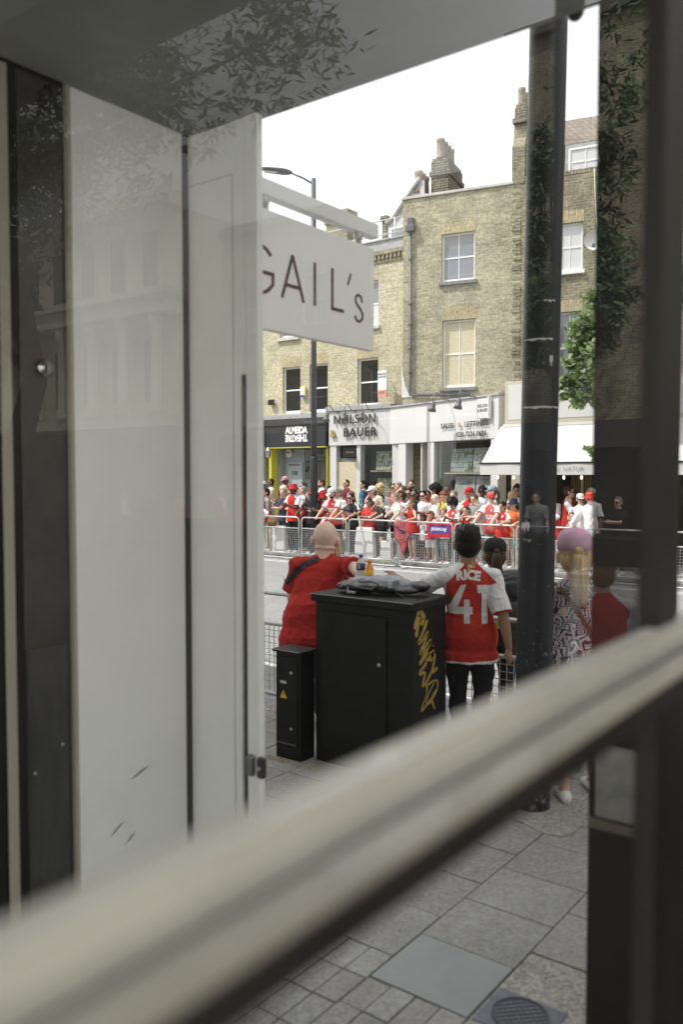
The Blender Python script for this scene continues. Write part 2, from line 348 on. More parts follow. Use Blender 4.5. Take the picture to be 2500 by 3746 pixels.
# catch on the pilaster
k_ = thing('door_catch', 'small steel door catch with a hole on the edge of the white pilaster', 'catch', (-2.40, 2.60, .98)); cs = mat('catch_steel', (.22, .22, .21), .3, .8)
for i, (x0, y0, m_) in enumerate(((-.045, -.035, cs), (.012, -.03, mat('catch_dark', (.03, .03, .03), .4)))):
    g = MB(); g.box(x0, x0 + .012 + .026, y0, y0 + .03, -.045, .045); g.build('plate', m_, k_, bevel=.01)
g = MB(); g.cyl((.030, -.034, .0), .009, .006, 12, axis='y'); g.build('hole', mat('pale_hole', (.4, .4, .38), .6), k_)
# dark door beyond the reveal
d_ = thing('steel_door', 'dark glazed door with a round lock and metal kick plate beside the white reveal', 'door', (-2.82, 1.87, 0))
g = MB(); g.box(-.03, .0, -.085, .112, 0, 3.66); g.build('leaf', mat('dark_door', (.05, .048, .042), .25, noise=(2, .3)), d_)
g = MB(); g.box(.0, .012, -.165, -.125, 0, 3.66); g.build('stile', mat('beige_edge', (.33, .32, .26), .5), d_, bevel=.004)
g = MB(); g.box(-.02, .004, -.26, -.205, 2.3, 3.66); g.build('glow_strip', mat('glow_ochre', (.42, .27, .05), .45, noise=(2, .4)), d_)  # ochre strip paints in a warm glow at the far left
g = MB(); g.box(.0, .006, -.08, .093, .3, 1.55); kp = g.build('kick_plate', mat('brushed_plate', (.10, .10, .105), .35, .7, noise=(2, .5), stretch=(1, 1, .3)), d_)
for y_, z_ in ((.065, 1.16), (-.055, 1.08)):
    g = MB(); g.ell((.008, y_, z_), (.004, .006, .006)); g.build('screw', GALV, kp)
g = MB(); g.cyl((.0, .01, 2.6), .03, .02, 20, axis='x'); lk = g.build('lock', mat('chrome', (.6, .6, .6), .15, 1), d_)
g = MB(); g.box(.019, .022, .004, .016, 2.575, 2.605); g.cyl((.019, .01, 2.607), .008, .003, 10, axis='x'); g.build('keyhole', SEAM, lk)
g = MB(); g.tube([(.0, .04, 3.64), (.035, .04, 3.63), (.035, .04, 3.55), (.02, .04, 3.535)], .01, 8); g.build('hook', mat('dark_hook', (.02, .02, .018), .5), d_)
# glazed screen close to the camera: pane, rail, end post
gs = thing('glass_screen', 'glass screen with a thick blurred cream rail running diagonally across the foreground', 'window', (-.36, 0, .5))
g = MB(); g.add([(.0, -1.6, 0), (.0, 1.124, 0), (.0, 1.124, 3.17), (.0, -1.6, 3.17)], [(0, 1, 2, 3)]); g.build('pane', glass_mat('pane_glass', (.95, .955, .95), .82), gs)
CREAM = mat('cream_rail', (.58, .56, .49), .38, noise=(2.5, .12), coat=.3)
prof = [(-.036, 1.4845 - .55), (-.034, 1.474), (-.02, 1.481), (.012, 1.481), (.010, 1.477), (.012, 1.438), (-.03, 1.438)]
prof = prof[1:]; prof2 = [(.036, 1.4365), (.037, 1.452), (.040, 1.460), (.066, 1.457), (.066, 1.449), (.038, 1.4385)]
g = MB(); g.loft([[V3((x_, y_, z_)) for x_, z_ in prof] for y_ in (-1.6, .3, 1.42)], sm=False); g.build('rail', CREAM, gs)
g = MB(); g.loft([[V3((x_, y_, z_)) for x_, z_ in prof2] for y_ in (-1.6, .3, 1.42)], sm=False); g.build('rail_ledge', mat('shaded_ledge', (.32, .30, .25), .4, noise=(2, .2), coat=.2), gs)  # darker than the rail above: the ledge's dimmer light is in its colour
g = MB(); g.box(-.028, .068, -1.6, 1.42, 1.421, 1.4365); g.box(.038, .068, -1.6, 1.42, 1.4365, 1.4485); g.build('rail_front', DARK, gs, bevel=.004)
g = MB(); g.box(-.035, -.003, 1.228, 1.325, -.5, 3.2); g.box(-.035, -.003, 1.325, 1.7, -.5, 1.36); g.build('post', DARK, gs, bevel=.004)
g = MB(); g.box(-.06, -.03, -1.6, 1.33, -.5, -.02); g.build('lower_panel', DARK, gs)
g = MB(); g.box(.0125, .0355, -1.6, 1.42, 1.437, 1.444); g.build('rail_groove', SEAM, gs)
# dark pillar at the far side of the doorway and the mullions of the shopfront to the right
pl = thing('dark_pillar', 'dark brown doorway pillar with a pale notice plate on the right', 'pillar', (-.84, 2.64, 0))
g = MB(); g.box(-.13, .10, -.06, .06, 0, 4.12); g.build('shaft', DARK, pl, bevel=.004)
g = MB(); g.box(-.105, .03, -.068, -.06, 1.13, 1.36); g.build('notice_plate', mat('pale_plate', (.2, .2, .18), .5, noise=(12, .3)), pl, bevel=.003)
g = MB(); g.box(-.12, .08, -.09, -.06, 1.10, 1.128); g.build('ledge', mat('ledge_brown', (.10, .09, .065), .5), pl, bevel=.003)
t_ = thing('low_screen', 'dark screen wall with a rail right of the doorway, extended to block reflections', 'screen', (0, 2.35, 0))
g = MB(); g.box(.24, 6, -.04, .04, 0, 1.94); g.box(-.6, .24, -.04, .04, 0, 1.6); g.build('panel', DARK, t_, bevel=.004)  # solid panels added below the rail to keep street reflections off the pane
g = MB(); g.box(-.6, 6, -.05, .05, 1.945, 2.025); g.build('rail', DARK, t_, bevel=.004)
for x_ in (.22, 3.3): g = MB(); g.box(x_, x_ + .05, -.052, .052, 2.0, 4.12); g.build('post', DARK, t_, bevel=.004)
# ------------------------------------------------------------------ projecting sign
s_ = thing('hanging_sign', "white hanging sign lettered GAIL'S in dark maroon under a white bracket", 'sign', (-2.8, 2.78, 0))
MAR = mat('maroon_letters', (.052, .010, .016), .5)
g = MB(); g.box(-.02, .02, -.1, 1.21, 2.90, 3.475); g.build('panel', mat('sign_white', (.78, .78, .76), .5, noise=(1, .03)), s_, bevel=.006)
g = MB(); g.box(-.03, .03, .0, 1.24, 3.535, 3.615); br = g.build('bracket', mat('bracket_white', (.78, .78, .77), .45), s_, bevel=.006)
for y_ in (.3, 1.07):
    g = MB(); g.ell((0.01, y_, 3.515), (.022, .03, .03)); g.box(-.012, .012, y_ + .01, y_ + .03, 3.46, 3.54); g.build('hanger', GALV, br)
g = MB(); W = .0175
def stroke(pts, w=W):
    pts = [V3((0, a, b)) for a, b in pts]; Lf = []; Rt = []
    for i, p in enumerate(pts):
        d = (pts[min(i + 1, len(pts) - 1)] - pts[max(i - 1, 0)]).normalized(); q = V3((0, -d.z, d.y)) * w / 2
        Lf.append(p + q); Rt.append(p - q)
    for i in range(len(pts) - 1):
        vs = [Lf[i], Lf[i + 1], Rt[i + 1], Rt[i]]
        g.add([v + V3((.0202, 0, 0)) for v in vs] + [v + V3((.0235, 0, 0)) for v in vs], [(0, 1, 2, 3), (4, 5, 6, 7), (0, 1, 5, 4), (1, 2, 6, 5), (2, 3, 7, 6), (3, 0, 4, 7)])
o_ = -2.78; zb, zt = 3.072, 3.292
cy_, cz_, rr = 3.035 + o_, (zb + zt) / 2 , .111
stroke([(cy_ + rr * .95 * math.cos(R(a)), cz_ + rr * math.sin(R(a))) for a in range(42, 330, 12)] + [(cy_ + .093, cz_ - .06), (cy_ + .093, cz_ - .012)]); stroke([(cy_ + .1, cz_ - .012), (cy_ + .02, cz_ - .012)])
stroke([(3.195 + o_, zb), (3.275 + o_, zt)]); stroke([(3.275 + o_, zt), (3.362 + o_, zb)]); stroke([(3.222 + o_, zb + .067), (3.335 + o_, zb + .067)])
stroke([(3.452 + o_, zb), (3.452 + o_, zt)]); stroke([(3.60 + o_, zt), (3.60 + o_, zb)]); stroke([(3.592 + o_, zb + .008), (3.70 + o_, zb + .008)])
stroke([(3.765 + o_, zt), (3.738 + o_, zt - .062)], .013)
sc_ = [(3.873, 3.155), (3.86, 3.182), (3.835, 3.192), (3.812, 3.178), (3.808, 3.155), (3.825, 3.135), (3.855, 3.115), (3.876, 3.09), (3.874, 3.066), (3.85, 3.046), (3.822, 3.048), (3.803, 3.072)]
stroke([(a + o_, b) for a, b in sc_], .015)
g.build('lettering', MAR, s_)
# dome camera under the lintel
k_ = thing('dome_camera', 'small dark dome hanging from the ceiling edge above the street pole', 'camera', (-1.10, 2.72, 3.72))
g = MB(); g.ell((0, 0, -.01), (.03, .03, .035)); g.build('dome', mat('dome_black', (.02, .02, .025), .1), k_); g = MB(); g.cyl((0, 0, 0), .035, .05, 16); g.build('mount', DARK, k_)

# ------------------------------------------------------------------ big black pole by the kerb
def chipped(name):
    m = mat(name, (.017, .018, .022), .4, spec=.3); n = m.node_tree.nodes; l = m.node_tree.links; b = n['Principled BSDF']
    tc = n.new('ShaderNodeTexCoord'); mp = n.new('ShaderNodeMapping'); mp.inputs['Scale'].default_value = (1, 1, .8); l.new(tc.outputs['Object'], mp.inputs[0])
    a = n.new('ShaderNodeTexNoise'); a.inputs['Scale'].default_value = 26; a.inputs['Detail'].default_value = 9; a.inputs['Roughness'].default_value = .8; l.new(mp.outputs[0], a.inputs[0])
    sx = n.new('ShaderNodeSeparateXYZ'); l.new(tc.outputs['Object'], sx.inputs[0])
    mr = n.new('ShaderNodeMapRange'); mr.inputs[1].default_value = .35; mr.inputs[2].default_value = 1.5; mr.inputs[3].default_value = .085; mr.inputs[4].default_value = 0
    l.new(sx.outputs[2], mr.inputs[0]); ad = n.new('ShaderNodeMath'); l.new(a.outputs[0], ad.inputs[0]); l.new(mr.outputs[0], ad.inputs[1])
    r = n.new('ShaderNodeValToRGB'); r.color_ramp.elements[0].position = .635; r.color_ramp.elements[1].position = .66; l.new(ad.outputs[0], r.inputs[0])
    x = n.new('ShaderNodeMix'); x.data_type = 'RGBA'; x.inputs[6].default_value = (.017, .018, .022, 1); x.inputs[7].default_value = (.30, .31, .31, 1)
    l.new(r.outputs[0], x.inputs[0]); l.new(x.outputs[2], b.inputs['Base Color'])
    bp = n.new('ShaderNodeBump'); bp.inputs['Strength'].default_value = .35; bp.inputs['Distance'].default_value = .003; bp.invert = True; l.new(r.outputs[0], bp.inputs['Height']); l.new(bp.outputs[0], b.inputs['Normal'])
    return m
pole = thing('street_pole', 'thick black street pole with chipped paint standing beside the man in the number 41 shirt', 'pole', (-2.30, 5.2, 0))
g = MB(); pp = []; 
for k in range(24):
    z_ = k * .35; pp.append((-.045 + .0135 * z_, 0, z_))
g.tube(pp, [.118 if p[2] < 8 else .11 for p in pp], 40); g.build('shaft', chipped('chipped_black'), pole)
g = MB(); g.tube([(-.045, 0, 0), (-.043, 0, .18)], .124, 40); g.build('base_sleeve', chipped('chipped_black'), pole)
PAPER = mat('torn_paper', (.5, .5, .48), .8, noise=(40, .2))
def on_pole(z, a0, a1, h, jag=.3, rad=.121, m=PAPER, name='torn_sticker', par=None):
    g = MB(); n = 14; rr_ = random.Random(int(z * 100)); T_, B_ = [], []
    for k in range(n + 1):
        a = R(a0 + (a1 - a0) * k / n); T_.append((-.045 + .0135 * z + rad * math.cos(a), rad * math.sin(a), z + h / 2 + rr_.uniform(-1, 1) * h * jag * .3)); B_.append((-.045 + .0135 * z + rad * math.cos(a), rad * math.sin(a), z - h / 2 + rr_.uniform(-1, 1) * h * jag))
    g.add(T_ + B_, [(k, k + 1, k + n + 2, k + n + 1) for k in range(n)], 0, True)
    return g.build(name, m, par or pole)
on_pole(2.63 - .43 * 0, -128, 0, .012, .5, .121); on_pole(3.06, -128, -30, .010, .6, .121); on_pole(3.3, -60, -25, .01, .6)
on_pole(1.87, -118, -88, .045, .5, .124); on_pole(2.93, -40, -28, .05, .5); on_pole(1.78, -110, -84, .014, .9, .123, mat('paper_grey', (.25, .25, .24), .8))
# ------------------------------------------------------------------ cabinets
CB = mat('cabinet_black', (.009, .009, .010), .5, noise=(4, .4), bump=(6, .05), spec=.25); ED = mat('worn_edge', (.35, .35, .34), .4, .3)
c1 = thing('utility_cabinet', 'tall wide black street cabinet with yellow graffiti scrawled down its side', 'cabinet', (-4.06, 5.05, 0))
g = MB(); g.box(0, .87, 0, .48, 0, 1.235); g.build('body', CB, c1, bevel=.006)
g = MB(); g.box(-.03, .90, -.03, .51, 1.235, 1.30); g.build('lid', CB, c1, bevel=.012)
g = MB(); g.box(-.028, .898, -.0335, -.0305, 1.292, 1.297); g.build('worn_lid_edge', ED, c1)
g = MB(); g.box(.05, .66, -.012, -.001, .08, 1.17); dr = g.build('door', CB, c1, bevel=.004)
g = MB(); g.cyl((.60, -.012, .82), .014, -.008, 14, axis='y'); g.build('lock', GALV, dr)
g = MB(); g.cyl((.60, -.012, .88), .008, -.006, 10, axis='y'); g.build('lock', mat('dull_lock', (.06, .06, .06), .5, .5), dr)
GR = mat('gold_spray', (.46, .31, .06), .55, noise=(14, .18))
g = MB()
def spray(pts, w, x_=.872):
    P = []
    for i in range(len(pts) - 1):
        for t in range(4): P.append([pts[i][j] + (pts[i + 1][j] - pts[i][j]) * t / 4 for j in (0, 1)])
    P.append(pts[-1])
    for _ in range(2): P = [P[0]] + [[(P[i - 1][j] + 2 * P[i][j] + P[i + 1][j]) / 4 for j in (0, 1)] for i in range(1, len(P) - 1)] + [P[-1]]
    Lf, Rt = [], []
    for i, p in enumerate(P):
        a, b = P[max(i - 1, 0)], P[min(i + 1, len(P) - 1)]; dy, dz = b[0] - a[0], b[1] - a[1]; q = math.hypot(dy, dz) or 1
        ww = w * (.68 + .14 * math.sin(i * .9)); Lf.append((x_, p[0] - dz / q * ww, p[1] + dy / q * ww)); Rt.append((x_, p[0] + dz / q * ww, p[1] - dy / q * ww))
    n = len(P); g.add(Lf + Rt, [(k, k + 1, n + k + 1, n + k) for k in range(n - 1)])
    for e in (0, n - 1):
        c = P[e]; g.add([(x_ + .0002, c[0] + w * .66 * math.cos(t * .785), c[1] + w * .66 * math.sin(t * .785)) for t in range(8)], [tuple(range(8))])
GRAF = [(0.026, [(0.04, 1.12), (0.07, 1.18), (0.09, 1.23), (0.12, 1.27), (0.14, 1.24), (0.12, 1.2), (0.17, 1.18), (0.15, 1.14), (0.12, 1.14), (0.11, 1.18), (0.08, 1.12), (0.06, 1.06)]), (0.022, [(0.2, 1.14), (0.15, 1.07), (0.08, 1.0), (0.12, 1.0), (0.23, 1.07), (0.17, 0.99), (0.1, 0.91), (0.15, 0.93), (0.28, 1.01), (0.21, 0.94), (0.11, 0.85)]), (0.022, [(0.11, 0.85), (0.21, 0.91), (0.31, 0.95), (0.21, 0.91), (0.26, 0.9), (0.3, 0.92), (0.27, 0.84), (0.21, 0.87), (0.33, 0.89), (0.27, 0.75), (0.34, 0.77)]), (0.018, [(0.23, 0.86), (0.19, 0.86), (0.19, 0.83), (0.1, 0.79), (0.11, 0.77), (0.19, 0.78), (0.13, 0.67), (0.19, 0.69), (0.29, 0.78)]), (0.012, [(0.21, 0.67), (0.29, 0.69), (0.36, 0.68), (0.35, 0.6), (0.24, 0.53), (0.19, 0.54), (0.21, 0.59), (0.3, 0.67)]), (0.012, [(0.19, 0.7), (0.21, 0.62), (0.1, 0.48), (0.24, 0.55), (0.33, 0.61)]), (0.014, [(0.26, 0.56), (0.31, 0.48)])]
for i, (w_, pts) in enumerate(GRAF): spray(pts, w_, .8715 + i * .0006)
g.build('graffiti', GR, c1)
c2 = thing('feeder_pillar', 'low narrow black cabinet with a yellow electric warning triangle', 'cabinet', (-4.375, 4.93, 0))
g = MB(); g.box(.012, .262, 0, .17, 0, .83); g.build('body', CB, c2, bevel=.006)
g = MB(); g.box(-.01, .28, -.02, .19, .83, .852); g.build('lid', CB, c2, bevel=.003)
g = MB(); g.box(-.008, .265, -.0225, -.0195, .846, .851); g.build('worn_lid_edge', ED, c2)
g = MB(); g.box(.02, .235, -.008, -.001, .13, .80); dr = g.build('door', CB, c2, bevel=.003)
for z_ in (.68, .245):
    g = MB(); g.cyl((.175, -.008, z_), .011, -.006, 14, axis='y'); g.build('lock', GALV, dr)
g = MB(); g.box(.03, .21, -.002, -.0005, .118, .122); g.build('seam', ED, c2)
g = MB(); q = [(.0, 0)]; cx0, cz0 = .095, .60
poly = [(cx0 + s * .022 + .011 * math.cos(a), cz0 + .011 * math.sin(a)) for s, r0 in ((1, -90), (-1, 90)) for a in [R(r0 + t * 22.5) for t in range(9)]]
g.add([(x_, -.0095, z_) for x_, z_ in poly], [tuple(range(len(poly)))]); g.build('number_plate', mat('plate_cream', (.5, .49, .42), .5), dr)
g = MB(); g.add([(.062, -.0095, .475), (.132, -.0095, .475), (.097, -.0095, .54)], [(0, 1, 2)]); w_ = g.build('warning_triangle', mat('warning_yellow', (.72, .47, .03), .5), dr)
g = MB(); g.add([(x_, -.0102, z_) for x_, z_ in ((.101, .524), (.089, .501), (.097, .503), (.092, .487), (.107, .508), (.099, .507), (.106, .524))], [(0, 1, 2, 5, 6), (2, 3, 4, 5)])
g.add([(x_, -.0102, z_) for x_, z_ in ((.088, .487), (.095, .489), (.089, .481))], [(0, 1, 2)])
g.build('bolt_symbol', mat('symbol_black', (.015, .015, .015), .6), dr)
# ------------------------------------------------------------------ far side buildings
BY = brick_mat('stock_brick', (.50, .475, .355), (.37, .35, .27), (.50, .48, .40)); BYL = brick_mat('pale_stock_brick', (.60, .56, .40), (.48, .44, .32), (.60, .58, .50), dirt=.25); BY2 = brick_mat('stock_brick_dark', (.37, .34, .235), (.25, .235, .18), (.44, .42, .36), dirt=.45)
BV = brick_mat('arch_brick', (.50, .44, .28), (.42, .35, .22), (.52, .50, .42), vertical=True, h=.075, w=.3, dirt=.2); BCH = brick_mat('chimney_brick', (.20, .185, .15), (.13, .12, .10), (.40, .38, .33), dirt=.4)
PANE = mat('window_glass', (.20, .21, .235), .06, spec=1.0); PANED = mat('window_glass_dark', (.015, .016, .018), .05, spec=.6); FR = mat('sash_white', (.78, .78, .76), .5)
SILL = mat('grey_sill', (.20, .20, .19), .85, noise=(10, .3)); BOARD = mat('osb_board', (.56, .50, .36), .8, noise=(18, .16)); BLIND = mat('blind_white', (.6, .61, .62), .3, spec=.8)
def wall(name, x0, x1, z0, z1, holes, m, parent, th=.3, y=0):
    xs = sorted({x0, x1, *[h[0] for h in holes], *[h[1] for h in holes]}); zs = sorted({z0, z1, *[h[2] for h in holes], *[h[3] for h in holes]})
    g = MB(); hole = lambda a, b: any(h[0] < a < h[1] and h[2] < b < h[3] for h in holes)
    for i in range(len(xs) - 1):
        for j in range(len(zs) - 1):
            if hole((xs[i] + xs[i + 1]) / 2, (zs[j] + zs[j + 1]) / 2): continue
            a, b, c, d = xs[i], xs[i + 1], zs[j], zs[j + 1]
            g.add([(a, y, c), (b, y, c), (b, y, d), (a, y, d)], [(0, 1, 2, 3)]); g.add([(a, y + th, c), (b, y + th, c), (b, y + th, d), (a, y + th, d)], [(3, 2, 1, 0)])
    for h in holes + [(x0, x1, z0, z1)]:
        a, b, c, d = h[:4]
        for p, q in (((a, c), (b, c)), ((b, c), (b, d)), ((b, d), (a, d)), ((a, d), (a, c))):
            g.add([(p[0], y, p[1]), (q[0], y, q[1]), (q[0], y + th, q[1]), (p[0], y + th, p[1])], [(0, 1, 2, 3)])
    me = bpy.data.meshes.new(name); me.from_pydata(g.v, [], g.f)
    bm = bmesh.new(); bm.from_mesh(me); bmesh.ops.remove_doubles(bm, verts=bm.verts, dist=1e-4); bmesh.ops.recalc_face_normals(bm, faces=bm.faces); bm.to_mesh(me); bm.free()
    return link(name, me, m, parent)
def window(par, x0, x1, z0, z1, v=1, glass=None, glass_low=None, y=.09, sill=True, arch=None, sillm=None, dash=False):
    g = MB(); f = .055; zm = (z0 + z1) / 2
    for b in ((x0, x0 + f, z0, z1), (x1 - f, x1, z0, z1), (x0 + f, x1 - f, z1 - f, z1), (x0 + f, x1 - f, z0, z0 + f * 1.5)): g.box(b[0], b[1], y, y + .07, b[2], b[3])
    g.box(x0 + f, x1 - f, y + .012, y + .05, zm - .02, zm + .025)
    for k in range(1, v + 1):
        xc = x0 + (x1 - x0) * k / (v + 1)
        g.box(xc - .011, xc + .011, y + .014, y + .05, z0 + f * 1.5, zm - .02); g.box(xc - .011, xc + .011, y + .014, y + .05, zm + .025, z1 - f)
    w = g.build('window', FR, par)
    for (a, b, m_) in ((zm, z1 - f, glass or PANE), (z0 + f, zm, glass_low or glass or PANE)):
        g = MB(); T = M4.Rotation(rnd.uniform(-.008, .008), 4, 'Z'); g.add([(x0 + f, y + .03, a), (x1 - f, y + .03, a), (x1 - f, y + .03, b), (x0 + f, y + .03, b)], [(0, 1, 2, 3)]); g.build('pane', m_, w)
    if sill: g = MB(); g.box(x0 - .07, x1 + .07, -.09, y + .005, z0 - .10, z0 - .003); g.build('sill', sillm or SILL, w, bevel=.008)
    if arch: g = MB(); g.box(x0 - .02, x1 + .02, -.006, .02, z1 + .003, z1 + arch); g.build('brick_arch', BV, w)
    return w
def pot(x, y, z, h=.62, r=.11, par=None):
    g = MB(); g.tube([(x, y, z), (x, y, z + .08), (x, y, z + h * .8), (x, y, z + h * .86), (x, y, z + h)], [r * 1.25, r * 1.08, r * .95, r * 1.12, r * 1.05], 16); return g.build('chimney_pot', mat('terracotta', (.30, .25, .20), .9, noise=(6, .35)), par)
def flat_roof(par, x0, x1, y0, y1, z, m=None): g = MB(); g.box(x0, x1, y0, y1, z - .2, z); return g.build('roof', m or GREYM, par)
rnd = random.Random(11)
# left brick terrace (theatre office and the left half of the estate agent)
bL = thing('brick_terrace', 'pale yellow brick terrace above the black fascia, left of the drainpipe', 'building', (-24, 21.6, 0))
X = lambda x: x + 24
hl = [(X(-18.77), X(-18.0), 4.24, 5.76), (X(-17.62), X(-16.86), 4.24, 5.78), (X(-15.68), X(-14.9), 4.34, 5.80), (X(-15.64), X(-14.89), 6.76, 8.14), (X(-17.3), X(-16.5), 6.76, 8.2), (X(-18.9), X(-18.08), 6.74, 8.3), (X(-20.9), X(-20.1), 6.74, 8.3), (X(-20.9), X(-20.1), 4.3, 5.8)]
wall('wall', 0, X(-13.95), 4.05, 8.95, hl, BYL, bL)
for i, h in enumerate(hl): window(bL, *h, v=0, glass=[PANED, PANED, PANED, PANE, PANE, PANE, PANE, PANED][i], glass_low=[PANED, PANED, PANED, BLIND, PANE, PANE, PANE, PANED][i], arch=.34, sillm=STONE)
g = MB(); g.box(0, X(-13.95), -.03, 0, 8.62, 8.72); g.box(0, X(-13.95), -.1, 0, 8.86, 8.98)
for k in range(70): g.box(k * .145, k * .145 + .075, -.085, 0, 8.72, 8.86)
g.build('cornice', BY2, bL)
g = MB(); g.box(0, X(-13.95), .02, .3, 8.95, 9.30); g.box(0, X(-13.95), -.03, .35, 9.30, 9.34); g.build('parapet', LEAD, bL)
g = MB()
for z_ in (9.52, 9.95): g.tube([(0, .15, z_), (X(-13.97), .15, z_)], .02, 6)
for k in range(7): g.tube([(.6 + k * 1.5, .15, 9.3), (.6 + k * 1.5, .15, 9.97)], .022, 6)
g.build('roof_railing', WHT, bL)
do = MB(); do.box(X(-15.1), X(-14.95), .5, 1.0, 9.2, 10.05); do.box(X(-15.14), X(-14.9), .45, 1.05, 10.05, 10.2); do.build('dormer_pier', BCH, bL)
g = MB(); g.add([(X(-14.95), .55, 9.3), (X(-13.6), .55, 9.3), (X(-13.6), .55, 11.0), (X(-13.75), .55, 11.05), (X(-14.95), .55, 9.95)], [(0, 1, 2, 3, 4)]); g.build('dormer_cheek', mat('slate_white', (.45, .45, .46), .6, noise=(5, .2)), bL)
g = MB(); g.tube([(X(-14.95), .5, 9.97), (X(-14.7), .5, 10.1), (X(-14.1), .5, 10.75), (X(-13.75), .5, 11.1)], .06, 6); g.build('dormer_coping', STONE, bL)
g = MB(); g.box(X(-14.8), X(-13.6), .44, .53, 9.35, 9.78); g.build('dormer_window', FR, bL); g = MB(); g.box(X(-14.7), X(-13.7), .42, .445, 9.42, 9.72); g.build('dormer_pane', PANE, bL)
g = MB(); g.box(X(-18.1), X(-17.2), 1.5, 2.1, 9.2, 11.1); g.box(X(-18.16), X(-17.14), 1.44, 2.16, 10.7, 10.85); ck = g.build('chimney', BY, bL)
flat_roof(bL, 0, X(-13.95), .3, 8, 9.2); g = MB(); g.box(0, X(-13.95), .3, 8, 0, 9.0); g.build('body', STONE, bL)
g = MB(); g.box(0, X(-16.68), -.36, .02, 4.03, 4.16); g.box(X(-16.68), X(-14.2), -.36, .02, 4.20, 4.33); g.build('lead_ledge', LEAD, bL)
# pale pilaster sliver with cables at the far left
g = MB(); g.box(X(-20.4), X(-19.45), -.5, 0, 0, 4.02); g.box(X(-20.5), X(-19.4), -.6, 0, 3.6, 3.7); g.box(X(-20.45), X(-19.42), -.56, 0, 2.8, 2.86); g.build('stone_pilaster', STONE, bL, bevel=.02)
g = MB(); r5 = random.Random(4)
for k in range(7):
    x_ = X(-19.5) + r5.uniform(-.08, .14); g.tube([(x_, -.53, 4.6 if k < 2 else 4.0), (x_ + r5.uniform(-.06, .06), -.53, 3.3), (x_ + r5.uniform(-.08, .08), -.54, 2.6), (x_ - .02, -.53, 1.9)], .012, 5)
g.box(X(-19.66), X(-19.48), -.6, -.5, 2.35, 2.75); g.box(X(-19.5), X(-19.38), -.58, -.5, 2.6, 2.9); g.build('cables', BLK, bL)
k_ = thing('floodlight', 'small black floodlight box on the brick wall above the black fascia', 'light', (-19.2, 21.55, 4.62)); g = MB(); g.box(-.11, .11, -.1, 0, -.08, .1); g.build('housing', BLK, k_, bevel=.01); g = MB(); g.box(-.09, .09, -.104, -.1, -.06, .08); g.build('lens', PANED, k_)
# theatre entrance
th = thing('theatre_entrance', 'theatre office entrance with black fascia, yellow trim and blue and grey doors', 'entrance', (-19.3, 21.3, 0))
CH = mat('charcoal_fascia', (.022, .024, .028), .5, noise=(2, .2)); YEL = mat('yellow_trim', (.62, .58, .06), .5)
g = MB(); g.box(0, 2.63, -.06, .3, 3.10, 4.02); g.build('fascia', CH, th, bevel=.005); g = MB(); g.box(0, 2.63, -.10, -.06, 3.82, 4.02); g.build('fascia_lip', mat('charcoal_lip', (.03, .03, .034), .6), th)
g = MB(); g.box(0, 2.64, -.075, .2, 3.075, 3.10); g.build('yellow_strip', YEL, th)
g = MB(); g.box(.18, .29, -.02, .3, .33, 3.05); g.build('yellow_pillar', YEL, th); g = MB(); g.box(2.615, 2.63, .0, .3, .33, 3.05); g.build('yellow_edge', YEL, th)
BLU = mat('pale_blue', (.30, .345, .37), .5)
g = MB(); g.box(.42, 1.30, .5, .52, .33, 3.05); g.box(.42, .44, .3, .52, .33, 3.05); g.build('blue_wall', BLU, th); g = MB(); g.box(.58, 1.24, .455, .5, .33, 2.62); dd = g.build('blue_door', mat('pale_blue_door', (.34, .39, .415), .45), th, bevel=.008)
g = MB(); g.box(.66, 1.16, .452, .456, 2.5, 2.56); g.build('door_groove', mat('groove_grey', (.15, .17, .18), .6), dd)
letters('door_number', '108', .20, (.91, .45, 2.25), (1, 0, 0), (0, 0, 1), BLK, dd)
GD = mat('grey_door', (.085, .088, .09), .5)
g = MB(); g.box(1.30, 2.60, .50, .56, .33, 3.05); g.build('door_surround', GD, th); g = MB(); g.box(1.36, 1.98, .455, .5, .33, 2.60); g.box(2.0, 2.58, .455, .5, .33, 2.60); gd = g.build('grey_doors', mat('grey_door_leaf', (.10, .103, .105), .5), th, bevel=.006)
g = MB(); g.box(1.36, 2.58, .46, .50, 2.68, 3.03); tr = g.build('transom', mat('etched_glass', (.20, .205, .205), .3), th)
letters('door_number', '108', .22, (1.98, .455, 2.93), (1, 0, 0), (0, 0, 1), BLK, tr, bold=.004); letters('street_name', 'UPPER STREET', .155, (1.98, .455, 2.75), (1, 0, 0), (0, 0, 1), BLK, tr, sx=.9)
g = MB(); g.box(1.4, 1.46, .40, .455, 2.3, 2.36); g.cyl((1.5, .40, 2.43), .05, .02, 12, axis='y'); g.build('intercom', BLK, gd)
wt = mat('white_letters', (.8, .8, .78), .5)
letters('lettering', 'ALMEIDA', .30, (1.42, -.064, 3.64), (1, 0, 0), (0, 0, 1), wt, th, bold=.016, spacing=.93, sx=.78)
letters('lettering', 'THEATRE', .30, (1.42, -.064, 3.40), (-1, 0, 0), (0, 0, -1), wt, th, bold=.016, spacing=.93, sx=.78)
k_ = thing('alarm_box', 'white hexagonal alarm box on the pale blue wall', 'alarm', (-18.62, 21.78, 2.92)); g = MB(); g.prism([(.15 * math.cos(R(a)), .15 * math.sin(R(a))) for a in range(0, 360, 60)], 0, .07, T=M4.Rotation(R(90), 4, 'X')); g.build('case', WHT, k_, bevel=.01); letters('lettering', 'Banham', .07, (0, -.073, .02), (1, 0, 0), (0, 0, 1), BLK, k_, bold=.002)
